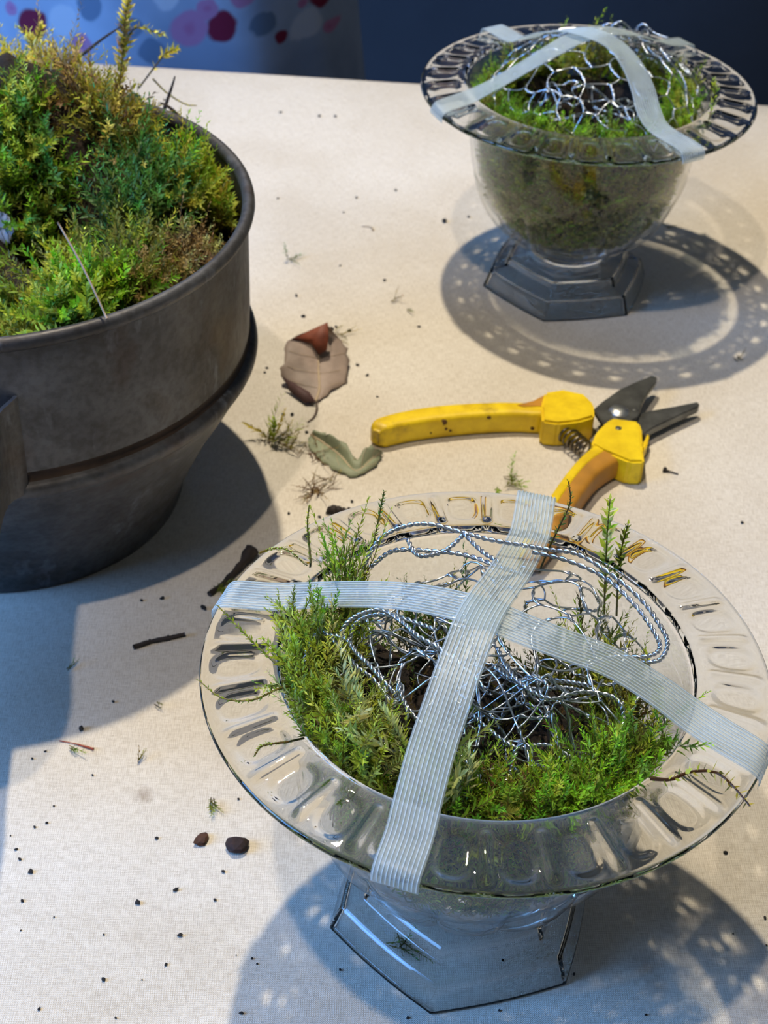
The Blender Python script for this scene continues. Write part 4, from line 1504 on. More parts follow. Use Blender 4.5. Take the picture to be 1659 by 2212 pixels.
def build_secateurs():
    grip = mat_grip()
    worn = plain('worn_grip', srgb(176, 122, 34), 0.5, 0, 0.25, 70)
    steel = plain('dark_steel', srgb(104, 104, 100), 0.42, 0.8, 0.35, 120)
    shiny = plain('bright_steel', srgb(206, 206, 202), 0.36, 1.0, 0.1, 200)
    springm = plain('spring_steel', srgb(120, 112, 100), 0.3, 1.0, 0.3, 200)
    piv = at(1340, 892, 0.011)
    t = empty('secateurs', (piv[0], piv[1], 0.0))
    o = np.array([piv[0], piv[1], 0.0])
    tag(t, 'open secateurs with yellow plastic handles and dark steel blades', 'secateurs')
    H_ = 0.0125

    # far handle: long grip
    pts = [(812, 945), (826, 935), (870, 923), (930, 913), (1000, 906), (1070, 902), (1120, 902), (1160, 905), (1195, 902)]
    P = spline(np.array([at(x, y, H_ * 0.5) for x, y in pts]), 40)
    P[:, 2] = H_ * 0.5
    k = np.linspace(0, 1, 40)
    w = np.interp(k, [0, 0.04, 0.12, 0.4, 0.75, 0.88, 1], [0.0035, 0.0075, 0.0100, 0.0115, 0.0100, 0.0090, 0.0110])
    h = np.interp(k, [0, 0.04, 0.10, 1], [0.007, 0.0105, H_, H_])
    a = sweep(P, w, h, 20, 5)
    PA, wA = P.copy(), w.copy()
    # thumb block that carries the blade
    blk = [(1168, 882), (1176, 852), (1215, 846), (1262, 856), (1282, 876), (1284, 905), (1250, 915), (1205, 920), (1170, 915)]
    poly = [tuple(at(x, y, 0.0125)[:2]) for x, y in blk]
    V, F4, F3 = a
    ho = mesh_np('handle', V - o, F4, grip, t, True, F3=F3)
    b1 = bm_obj('blade_socket', slab(poly, 0.001, 0.0142, 0.0012), grip, ho, o)
    # brown worn thumb rest in front of the block
    wr = [(1108, 878), (1150, 868), (1178, 853), (1177, 882), (1130, 884)]
    bm_obj('thumb_rest', slab([tuple(at(x, y, 0.0118)[:2]) for x, y in wr], 0.002, 0.0128, 0.0008), worn, ho, o)
    # dirt marks on the handle side
    # near handle: socket block + grip going under the bowl rim
    blk = [(1310, 912), (1322, 905), (1378, 912), (1386, 925), (1388, 965), (1392, 1000), (1360, 1000), (1300, 975), (1276, 962), (1288, 935)]
    poly = [tuple(at(x, y, 0.0128)[:2]) for x, y in blk]
    pts = [(1330, 985), (1300, 1003), (1268, 1030), (1240, 1064), (1212, 1105), (1184, 1148), (1158, 1192), (1140, 1222)]
    P = spline(np.array([at(x, y, H_ * 0.5) for x, y in pts]), 40)
    P[:, 2] = H_ * 0.5 + 0.0002
    w = np.interp(k, [0, 0.1, 0.3, 0.8, 0.95, 1], [0.017, 0.016, 0.0125, 0.012, 0.009, 0.004])
    h = np.interp(k, [0, 0.9, 1], [H_, H_ * 0.95, 0.006])
    V, F4, F3 = sweep(P, w, h, 20, 4.5)
    h2 = mesh_np('handle', V - o, F4, worn, t, True, F3=F3)
    # bright yellow upper liner along the inner side of the grip
    Pl = P + np.cross(unit(np.gradient(P, axis=0)), np.array([0, 0, 1.0])) * 0.0036
    Pl[:, 2] = H_ * 0.5 + 0.0006
    V, F4, F3 = sweep(Pl, w * 0.42, h * 1.02, 16, 5)
    mesh_np('inner_liner', V - o, F4, grip, h2, True, F3=F3)
    bm_obj('blade_socket', slab(poly, 0.0008, 0.0138, 0.0012), grip, h2, o)
    # blades
    bl = [(1282, 884), (1300, 868), (1340, 840), (1380, 822), (1408, 811), (1420, 815), (1418, 824), (1400, 848), (1388, 868), (1378, 900), (1350, 918), (1310, 925), (1296, 905)]
    poly = [tuple(at(x, y, 0.0105)[:2]) for x, y in bl]
    bm_obj('cutting_blade', slab(poly, 0.0082, 0.0106, 0.0004), steel, t, o)
    bl = [(1318, 915), (1360, 905), (1400, 893), (1450, 884), (1505, 873), (1511, 878), (1506, 885), (1455, 908), (1410, 930), (1388, 945), (1350, 940)]
    poly = [tuple(at(x, y, 0.0062)[:2]) for x, y in bl]
    bm_obj('anvil_blade', slab(poly, 0.0042, 0.0078, 0.0005), steel, t, o)
    # pivot bolt
    def dome(name, px, py, z, r, hh, m, par):
        w_ = at(px, py, z)
        prof = [(0, z + hh), (r * 0.5, z + hh * 0.88), (r * 0.85, z + hh * 0.5), (r, z + hh * 0.1), (r, z - 0.002)]
        V, F = lathe(spline(prof, 12), 28, flip=False)
        return mesh_np(name, V + np.array([w_[0], w_[1], 0]) - o, F, m, par, True)
    dome('pivot_bolt', 1337, 890, 0.0106, 0.0050, 0.0024, shiny, t)
    dome('rivet', 1336, 925, 0.0138, 0.0015, 0.0004, steel, t)
    dome('rivet', 1372, 884, 0.0106, 0.0016, 0.0004, steel, t)
    # spring
    a0, a1 = at(1200, 918, 0.0066), at(1272, 978, 0.0060)
    n = 180
    u = np.linspace(0, 1, n)
    ax = unit(a1 - a0)
    sd = unit(np.cross(ax, [0, 0, 1.0]))
    ang = u * 9 * 2 * math.pi
    P = a0 + (a1 - a0) * u[:, None] + 0.0042 * (sd * np.cos(ang)[:, None] + np.array([0, 0, 1.0]) * np.sin(ang)[:, None])
    V, F4, F3 = tube(P, 0.00055, 6)
    mesh_np('spring', V - o, F4, springm, t, True, F3=F3)
    # locking catch
    cp = [(1380, 965), (1392, 955), (1398, 940), (1402, 945), (1398, 965), (1390, 978)]
    bm_obj('catch', slab([tuple(at(x, y, 0.006)[:2]) for x, y in cp], 0.002, 0.0072, 0.0005), grip, t, o)
    # soil marks on the long grip (raised dabs of dried mud)
    mud = plain('dried_mud', srgb(92, 62, 30), 0.9, 0, 0.3, 300)
    for (px, py, r) in ((957, 912, 0.0020), (962, 926, 0.0011), (972, 930, 0.0009), (1056, 902, 0.0011), (1150, 925, 0.0010), (930, 935, 0.0007)):
        # on the front face of the grip
        x_ = at(px, py, 0.006)[0]
        w_ = at_y(px, py, float(np.interp(x_, PA[:, 0], PA[:, 1] - wA * 0.5)))
        V = np.array([[w_[0] + r * math.cos(q), w_[1] - 0.00025, w_[2] + r * 0.8 * math.sin(q)] for q in np.linspace(0, 6.283, 9)[:-1]])
        V2 = V * 1.0; V2[:, 1] += 0.004
        Fq = [[i, (i + 1) % 8, 8 + (i + 1) % 8, 8 + i] for i in range(8)]
        F3 = [[0, i + 1, i] for i in range(1, 7)]
        mesh_np('mud_spot', np.vstack([V, V2]) - o, Fq, mud, ho, True, F3=F3)


build_secateurs()


# ------------------------------------------------------------------ leaves, twigs, crumbs
def mat_leaf(name, c_out, c_in, vein):
    m, nt, b = mat(name)
    v = coords(nt)
    n = tex_noise(nt, v, 160, 4, 0.6)
    geo = nt.nodes.new('ShaderNodeNewGeometry')
    out = ramp(nt, n, [(0.35, tuple(x * 0.8 for x in c_out)), (0.65, c_out)])
    inn = ramp(nt, n, [(0.35, tuple(x * 0.7 for x in c_in)), (0.65, c_in)])
    c = mixc(nt, geo.outputs['Backfacing'], out.outputs['Color'], inn.outputs['Color'])
    nt.links.new(c, b.inputs['Base Color'])
    b.inputs['Roughness'].default_value = 0.6
    bump(nt, b, n, 0.4, 0.0006)
    return m


def leaf_mesh(name, mid, left, right, m, label, cat='leaf', vein_m=None):
    """leaf as a sheet between a left outline, the midrib and a right outline (world points)"""
    n = 26
    Mp, Lp, Rp = spline(np.array(mid), n), spline(np.array(left), n), spline(np.array(right), n)
    cols = []
    q = 7
    k = np.linspace(0, 1, n)
    rng = np.random.default_rng(len(label))
    for j in range(-q, q + 1):
        s = abs(j) / q
        E = Lp if j < 0 else Rp
        P = Mp * (1 - s) + E * s
        bulge = math.sin(s * math.pi) * 0.0016 * np.sin(k * math.pi)
        P = P.copy()
        P[:, 2] += bulge + 0.0004 * np.sin(k * 26 + s * 2) * s
        if abs(j) == q:
            P += rng.normal(size=P.shape) * np.array([0.0006, 0.0006, 0.0002])
        P[:, 2] = np.maximum(P[:, 2], 0.0006)
        cols.append(P)
    V = np.stack(cols, 1)
    nn = 2 * q + 1
    top = V.reshape(-1, 3)
    F = grid_faces(n, nn)
    o = top.mean(0); o[2] = 0
    t = empty(name, tuple(o))
    ob = mesh_np('blade', top - o, F, m, t, True)
    md = ob.modifiers.new('thick', 'SOLIDIFY'); md.thickness = 0.00025; md.offset = 0
    Vv, F4, F3 = tube(Mp + np.array([0, 0, 0.0003]), np.linspace(0.0007, 0.0002, n), 6)
    mesh_np('midrib', Vv - o, F4, vein_m or m, t, True, F3=F3)
    for side in (Lp, Rp):
        for i in range(5, n - 4, 4):
            P = spline(np.array([Mp[i], (Mp[i] * 0.5 + side[min(i + 2, n - 1)] * 0.5) + [0, 0, 0.0017 * math.sin(k[i] * math.pi)], Mp[min(i + 3, n - 1)] * 0.1 + side[min(i + 3, n - 1)] * 0.9 + [0, 0, 0.0005]]), 8)
            P[:, 2] += 0.0003
            Vv, F4, F3 = tube(P, 0.00010, 5)
            mesh_np('side_vein', Vv - o, F4, vein_m or m, t, True, F3=F3)
    return t, tag(t, label, cat)


def build_leaves():
    brown = mat_leaf('dead_leaf', srgb(158, 140, 128), srgb(104, 56, 36), None)
    vein = plain('leaf_vein', srgb(178, 158, 130), 0.6, 0, 0.1, 80)
    t, _ = leaf_mesh('dead_leaf',
                     [at(682, 868, .001), at(690, 840, .003), at(688, 800, .006), at(690, 760, .009), at(704, 728, .013), at(706, 700, .020)],
                     [at(676, 872, .001), at(630, 842, .0012), at(608, 810, .006), at(616, 770, .012), at(626, 732, .015), at(700, 702, .022)],
                     [at(690, 866, .001), at(716, 846, .001), at(752, 818, .001), at(752, 775, .004), at(738, 735, .008), at(708, 706, .020)],
                     brown, 'curled grey brown dead leaf lying between the pot and the secateurs', vein_m=vein)
    stalk = plain('leaf_stalk', srgb(96, 80, 70), 0.7, 0, 0.2, 90)
    P = spline(np.array([at(684, 868, .0022), at(684, 884, .0012), at(678, 900, .0009), at(664, 912, .0007)]), 14)
    V, F4, F3 = tube(P, np.linspace(0.0006, 0.0003, 14), 6)
    o = np.array(t.location)
    mesh_np('stalk', V - o, F4, stalk, t, True, F3=F3)
    # folded-over tip at the top
    fold = [(626, 734, .0150), (655, 722, .0175), (690, 704, .0225), (708, 696, .0240), (710, 728, .0190), (706, 756, .0130), (690, 766, .0115), (672, 742, .0140), (650, 735, .0150)]
    W = np.array([at(*q) for q in fold])
    c = W.mean(0)
    V = np.vstack([W, c])
    F3 = np.array([[i, (i + 1) % len(W), len(W)] for i in range(len(W))])
    inner = plain('leaf_inner', srgb(116, 56, 34), 0.6, 0, 0.35, 140)
    ob = mesh_np('folded_tip', V - o, None, inner, t, True, F3=F3)
    md = ob.modifiers.new('thick', 'SOLIDIFY'); md.thickness = 0.0003
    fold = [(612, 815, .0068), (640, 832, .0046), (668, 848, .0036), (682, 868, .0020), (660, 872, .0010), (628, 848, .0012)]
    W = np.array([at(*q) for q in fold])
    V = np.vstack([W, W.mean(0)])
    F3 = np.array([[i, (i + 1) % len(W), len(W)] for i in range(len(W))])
    ob = mesh_np('folded_edge', V - o + [0, -0.0006, 0.0006], None, plain('leaf_dark_fold', srgb(84, 58, 56), 0.7, 0, 0.3, 140), t, True, F3=F3)  # lower left fold, coloured a darker purple brown than the blade
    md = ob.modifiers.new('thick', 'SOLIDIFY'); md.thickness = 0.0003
    green = mat_leaf('withered_leaf', srgb(140, 146, 118), srgb(108, 104, 76), None)
    leaf_mesh('withered_leaf',
              [at(672, 940, .001), at(700, 958, .002), at(735, 985, .001), at(768, 1018, .0008), at(800, 995, .0022), at(824, 975, .003)],
              [at(676, 932, .004), at(712, 940, .0075), at(750, 964, .006), at(770, 992, .0030), at(792, 966, .008), at(822, 973, .0045)],
              [at(664, 950, .001), at(680, 982, .0008), at(716, 1010, .0008), at(768, 1030, .0008), at(812, 1006, .0008), at(826, 979, .0012)],
              green, 'withered grey green leaf folded at the tip of the yellow handle', vein_m=vein)


def twig(pts, rad, m, label, cat='twig', name='twig', knots=()):
    P = spline(np.array([at(*q) for q in pts]), 22)
    r = np.interp(np.linspace(0, 1, 22), np.linspace(0, 1, len(rad)), rad)
    rng = np.random.default_rng(len(label))
    r = r * (1 + 0.14 * rng.normal(size=22))
    P[:, 2] = np.maximum(P[:, 2], r * 0.92)
    parts = [tube(P, r, 8)]
    for kk in knots:
        i = int(kk * 21)
        q = np.array([P[i], P[i] + [0.0008, 0.0012, r[i] * 0.8]])
        parts.append(tube(q, [r[i] * 0.7, r[i] * 0.35], 6))
    V, F4, F3 = join(parts)
    o = np.array([P[11][0], P[11][1], 0])
    ob = mesh_np(name, V - o, F4, m, None, True, F3=F3)
    ob.location = o
    return tag(ob, label, cat)


def chip(px, py, size, m, label, cat, name, seed, flat=0.55, rz=0.0, asp=1.4):
    rng = np.random.default_rng(seed)
    bm = bmesh.new()
    bmesh.ops.create_icosphere(bm, subdivisions=2, radius=1.0)
    for v in bm.verts:
        n_ = mnoise.noise(v.co * 1.7 + Vector((seed, 0, 0))) * 0.45 + mnoise.noise(v.co * 4 + Vector((0, seed, 0))) * 0.25
        v.co *= 1 + n_
        v.co = Vector((v.co.x * size * asp, v.co.y * size, v.co.z * size * flat))
    zmin = min(v.co.z for v in bm.verts)
    for v in bm.verts: v.co.z -= zmin
    w = at(px, py, 0)
    ob = bm_obj(name, bm, m, None, smooth=False)
    ob.location = (w[0], w[1], 0.0001)
    ob.rotation_euler = (0, 0, rz)
    return tag(ob, label, cat)


def build_debris():
    bark = plain('twig_bark', srgb(44, 36, 32), 0.8, 0, 0.4, 260, 0.0004)
    chipm = plain('bark_chip', srgb(74, 46, 30), 0.9, 0, 0.5, 420, 0.0006)
    chipd = plain('dark_chip', srgb(42, 26, 24), 0.85, 0, 0.6, 420, 0.0006)
    twig([(288, 1398, .001), (325, 1386, .001), (365, 1378, .001), (399, 1370, .001)], [.0010, .0009, .0010, .0008], bark,
         'short straight dark twig lying on the cloth left of the foreground bowl', knots=(0.3, 0.62))
    twig([(452, 1284, .001), (480, 1262, .0012), (512, 1232, .0012), (545, 1196, .001)], [.0012, .0010, .0016, .0030], bark,
         'dark bent twig with a thick head under the left rim of the foreground bowl', knots=(0.85,))
    twig([(706, 1104, .001), (728, 1106, .001), (756, 1108, .001)], [.0016, .0020, .0016], bark,
         'small black stick poking out behind the back left rim', name='stick')
    twig([(702, 470, .0), (782, 490, .0), (800, 492, .0)][1:] + [(806, 498, .0004)], [.0003, .0004, .0005], plain('straw', srgb(150, 132, 110), 0.8), 'tiny pale stalk on the bare cloth near the far bowl', 'stalk', 'stalk')
    twig([(1432, 1016, .001), (1445, 1018, .0008), (1465, 1024, .0006)], [.0009, .0004, .0003], bark, 'tiny dark seed stalk right of the secateurs', 'stalk', 'seed_stalk')
    twig([(128, 1600, .0004), (160, 1606, .0005), (202, 1618, .0006)], [.0002, .0002, .0005], plain('red_stem', srgb(150, 66, 40), 0.7), 'thin red brown stem lying at the edge of the shadow', 'stem', 'stem')
    # pale straw leaning on the pot rim
    strawm = plain('pale_straw', srgb(150, 132, 112), 0.7, 0, 0.25, 90)
    a, b = at(231, 688, 0.1445), at_y(125, 480, 0.500)
    P = spline(np.array([a, (a + b) / 2 + [0.0004, 0, 0.001], b]), 16)
    V, F4, F3 = tube(P, 0.00045, 6)
    tag(mesh_np('straw', V, F4, strawm, None, True, F3=F3), 'single pale straw stalk standing at the front rim of the pot', 'stalk')
    chip(435, 1818, 0.0021, chipm, 'elongated brown bark chip in front left of the foreground bowl', 'bark', 'bark_chip', 3, 0.5, math.radians(62), 1.7)
    chip(513, 1834, 0.0034, chipd, 'dark reddish lump of bark beside the foreground bowl', 'bark', 'bark_lump', 9, 0.6, 0.2, 1.2)
    # sticks in the pot heap
    twigm = plain('pot_twig', srgb(54, 42, 34), 0.8, 0, 0.3, 200)
    for pts, lab in (([(352, 245), (362, 215), (372, 185), (378, 165)], 'dark pointed twig standing in the moss at the back right of the pot'),
                     ([(120, 175), (170, 125), (220, 85), (260, 58)], 'dark dry stem slanting through the golden moss heap'),
                     ([(395, 270), (380, 245), (360, 228), (345, 222)], 'dark curved twig at the back right rim of the pot')):
        b0 = on_heap(*pts[0])
        P = spline(np.array([at_y(x, y, b0[1]) for x, y in pts]), 14)
        V, F4, F3 = tube(P, np.linspace(0.0012, 0.0004, 14), 6)
        tag(mesh_np('twig', V, F4, twigm, None, True, F3=F3), lab, 'twig')
    # silver grey leaf at the left edge and small green leaf in the heap
    sil = mat_leaf('silver_leaf', srgb(150, 156, 170), srgb(110, 110, 120), None)
    b0 = on_heap(5, 500)
    def hp(x, y): return at_y(x, y, b0[1] + (500 - y) * 0.00008)
    leaf_mesh('silver_leaf', [hp(-40, 490), hp(-15, 492), hp(10, 495), hp(30, 500)], [hp(-40, 488), hp(-15, 458), hp(12, 462), hp(31, 498)],
              [hp(-40, 492), hp(-15, 530), hp(15, 530), hp(31, 502)], sil, 'silvery grey leaf at the left edge among the pot moss')
    gl = mat_leaf('ivy_leaf', srgb(40, 96, 72), srgb(50, 90, 60), None)
    b1 = on_heap(275, 235)
    def hq(x, y): return at_y(x, y, b1[1] - 0.012 + (235 - y) * 0.00006)
    leaf_mesh('small_leaf', [hq(250, 240), hq(262, 236), hq(280, 228), hq(305, 212)], [hq(250, 238), hq(262, 216), hq(284, 200), hq(304, 208)],
              [hq(250, 242), hq(268, 252), hq(296, 240), hq(306, 216)], gl, 'small dark blue green leaf in the moss at the back of the pot')

    # loose moss bits on the cloth
    def bit(px, py, n, Lr, pal, label, rad=0.004, spread=0.8, D0=(0.3, 0.3, 0.35), stems=STEM, **kw):
        w = at(px, py, 0.0008)
        a = RNG.random(n) * 6.283
        r = rad * np.sqrt(RNG.random(n))
        P = np.stack([w[0] + r * np.cos(a), w[1] + r * np.sin(a), 0.0008 + 0.001 * RNG.random(n)], 1)
        D = np.array(D0) + RNG.normal(size=(n, 3)) * np.array([spread, spread, spread * 0.3])
        D[:, 2] = np.abs(D[:, 2])
        L = Lr[0] + (Lr[1] - Lr[0]) * RNG.random(n)
        bend = RNG.normal(size=(n, 3)) * 0.15
        v, f, c = fronds(P, D, L, bend, pick(pal, n), pick(stems, n), **kw)
        v[:, 2] = np.maximum(v[:, 2], 0.0004)
        o = mesh_np('moss_bit', v, f, M_MOSS, None, False, col=c)
        return tag(o, label, 'moss')
    bit(588, 960, 7, (0.012, 0.018), GREEN + YELLOW[:2], 'pale green feathery moss sprig near the pot on the lit cloth', 0.004, 0.4, (0.15, 0.5, 0.5), M=26, la=0.28, lw=0.12, pinnate=1.0)
    bit(625, 955, 10, (0.010, 0.018), YELLOW + DRY, 'tangled yellowish moss beside the feathery sprig', 0.006, 0.7, (0.3, 0, 0.3), M=22, la=0.14)
    bit(665, 985, 9, (0.008, 0.016), DRY + OLIVE, 'brownish moss shreds under the withered leaf', 0.006, 0.7, (0.3, -0.2, 0.2), M=16, la=0.14, stems=BROWN)
    bit(690, 1050, 16, (0.006, 0.014), DRY + YELLOW[2:4], 'tan moss root clump behind the back left rim', 0.006, 0.8, (0.3, 0.2, 0.3), M=16, la=0.16, stems=BROWN)
    bit(668, 1068, 10, (0.005, 0.010), DRY, 'small tan root knot next to the moss root clump', 0.004, 0.9, M=14, la=0.18, stems=BROWN)
    bit(1085, 1045, 7, (0.008, 0.014), BRIGHT + GREEN, 'bright green moss scrap between the secateurs and the foreground bowl', 0.005, 0.6, (0.4, 0.1, 0.3), M=26, la=0.2)
    bit(625, 563, 4, (0.008, 0.012), BRIGHT[:1] + DEEP[:1], 'green moss fragment alone on the far cloth', 0.002, 0.6, (0.6, 0, 0.1), M=14, la=0.2)
    bit(878, 670, 2, (0.005, 0.007), DEEP, 'dark green leaflet left of the far bowl', 0.001, 0.2, (0.4, -0.5, 0.1), M=14, la=0.2)
    bit(848, 650, 4, (0.004, 0.008), DRY, 'tiny dry moss scrap near the dark green leaflet', 0.002, 0.7, M=12, la=0.2)
    bit(725, 725, 5, (0.008, 0.014), YELLOW + OLIVE, 'yellowish moss strand behind the dead leaf', 0.003, 0.5, (0.7, 0.2, 0.1), M=18, la=0.12)
    bit(155, 1615, 2, (0.007, 0.009), BRIGHT, 'light green moss tip lying at the shadow edge', 0.001, 0.2, (0.5, -0.5, 0.1), M=24, la=0.22)
    bit(458, 1732, 5, (0.005, 0.008), GREEN + OLIVE, 'small green moss scrap above the bark chips', 0.0015, 0.4, (0.1, -0.7, 0.1), M=20, la=0.26)
    bit(335, 1520, 2, (0.004, 0.006), OLIVE, 'tiny olive moss tip in the grey shadow', 0.001, 0.3, (0.6, -0.4, 0.1), M=18, la=0.25)
    bit(298, 1645, 3, (0.004, 0.006), DRY + YELLOW, 'tiny tan moss scrap left of the foreground bowl', 0.001, 0.6, M=12, la=0.25)
    bit(145, 1448, 2, (0.005, 0.007), DEEP, 'dark curved moss leaf in the blue shadow', 0.0006, 0.2, (0.6, 0.5, 0.1), M=18, la=0.2)
    bit(460, 1268, 5, (0.008, 0.013), GREEN, 'green moss scrap under the bent twig', 0.003, 0.4, (0.6, -0.3, 0.1), M=20, la=0.22)
    bit(850, 2035, 6, (0.006, 0.012), DEEP + OLIVE, 'green moss scrap seen through the foreground foot', 0.004, 0.6, (0.6, -0.3, 0.1), M=18, la=0.2)
    bit(1440, 492, 3, (0.006, 0.010), OLIVE, 'moss scrap at the back edge of the far ring shadow', 0.002, 0.4, (0.6, 0, 0.1), M=16, la=0.2)
    bit(1598, 780, 4, (0.004, 0.007), OLIVE + BROWN, 'small dark moss knot near the right picture edge', 0.002, 0.8, M=14, la=0.25)
    # crumbs
    crumb = plain('soil_crumb', srgb(30, 28, 28), 0.9, 0, 0.4, 500)
    meshes = []
    for sd in range(5):
        bm = bmesh.new()
        bmesh.ops.create_icosphere(bm, subdivisions=1, radius=1.0)
        for v in bm.verts:
            v.co *= 1 + 0.5 * mnoise.noise(v.co * 1.5 + Vector((sd * 7.0, 0, 0)))
            v.co.z *= 0.6
        zm = min(v.co.z for v in bm.verts)
        for v in bm.verts: v.co.z -= zm
        me = bpy.data.meshes.new('soil_crumb')
        bm.to_mesh(me); bm.free()
        me.materials.append(crumb)
        meshes.append(me)
    spots = [(75, 1788, 4), (101, 1779, 4), (23, 1806, 3), (35, 1836, 4), (43, 1857, 4), (66, 1885, 6), (48, 1947, 5), (338, 1812, 5), (482, 1884, 5), (380, 1924, 6), (297, 1952, 7), (464, 1945, 4),
             (224, 2020, 3), (389, 2022, 6), (358, 2085, 4), (224, 2117, 6), (544, 2072, 4), (555, 2083, 3), (521, 2190, 5), (85, 2181, 4), (510, 2064, 2), (176, 1577, 9), (245, 1517, 5), (440, 1316, 8), (350, 1294, 5), (306, 1298, 4),
             (307, 2117, 2), (116, 1742, 3), (70, 1640, 4), (98, 1624, 3), (200, 1675, 3), (515, 1727, 4), (45, 2011, 3), (117, 1982, 3), (250, 2200, 3), (1240, 2105, 4), (1567, 1843, 5), (1583, 2018, 3), (1652, 1984, 4), (1655, 2043, 3),
             (1078, 2184, 4), (960, 480, 7), (1012, 470, 4), (655, 685, 5), (717, 712, 5), (726, 707, 4), (755, 716, 5), (576, 796, 4), (572, 806, 4), (772, 790, 4), (793, 812, 4), (815, 858, 3), (662, 935, 5), (631, 897, 5), (612, 897, 5), (760, 1085, 4),
             (624, 1110, 4), (830, 607, 5), (905, 707, 4), (690, 1118, 4), (1603, 1130, 4), (1437, 1016, 7), (640, 640, 5), (735, 575, 3), (1395, 2193, 3), (880, 2200, 4), (1085, 2077, 4), (735, 2096, 4), (742, 460, 3), (770, 428, 3), (600, 430, 3), (855, 412, 3), (690, 252, 4), (724, 253, 4), (606, 244, 3)]
    marks = [('the elongated brown bark chip', 435, 1818), ('the dark reddish lump of bark', 513, 1834), ('the short straight dark twig', 345, 1385), ('the thin red brown stem', 165, 1608), ('the lower left picture corner', 0, 2212),
             ('the lower right picture corner', 1659, 2212), ('the curled dead leaf', 685, 790), ('the withered grey green leaf', 755, 985), ('the tan moss root clump', 690, 1050), ('the tip of the yellow handle', 800, 945),
             ('the blade tips', 1500, 875), ('the foot of the far bowl', 1050, 620), ('the left rim of the far bowl', 912, 190), ('the lone green moss fragment', 625, 563), ('the dark green leaflet', 878, 670), ('the left end of the tape', 490, 1290),
             ('the small green moss scrap above the chips', 458, 1732), ('the left corner of the near foot', 709, 2010), ('the bottom corner of the near foot', 929, 2196), ('the right corner of the near foot', 1222, 2131), ('the bare right rim', 1645, 1500),
             ('the pot seam at the right', 553, 750), ('the tiny tan moss scrap', 298, 1645), ('the damp brown stain', 312, 1718), ('the left picture edge middle', 0, 1900), ('the tip of the dead leaf stalk', 664, 912)]
    ords = ['nearest', 'second nearest', 'third nearest', 'fourth nearest', 'fifth nearest', 'sixth nearest', 'seventh nearest', 'eighth nearest', 'ninth nearest', 'tenth nearest', 'eleventh nearest', 'twelfth nearest']
    XY = np.array([(a_, b_) for a_, b_, _ in spots], float)
    rank = np.array([np.argsort(np.argsort(np.hypot(XY[:, 0] - mx, XY[:, 1] - my))) for _, mx, my in marks])

    def crumb_label(i):
        j = int(rank[:, i].argmin())
        return 'tiny dark soil crumb, %s of all to %s' % (ords[min(rank[j, i], 11)], marks[j][0])
    rng = np.random.default_rng(2)
    for i, (px, py, r) in enumerate(spots):
        w = at(px, py, 0)
        d = math.hypot(w[1], CAM_H)
        ob = bpy.data.objects.new('soil_crumb', meshes[i % 5])
        COL.objects.link(ob)
        rr = r * d / F_PX * 0.95
        ob.location = (w[0], w[1], 0.00005)
        ob.scale = (rr * rng.uniform(0.8, 1.3), rr * rng.uniform(0.7, 1.1), rr * 0.9)
        ob.rotation_euler = (0, 0, rng.uniform(0, 6.28))
        tag(ob, crumb_label(i), 'crumb', 'soil crumbs on the cloth')


build_leaves()
build_debris()


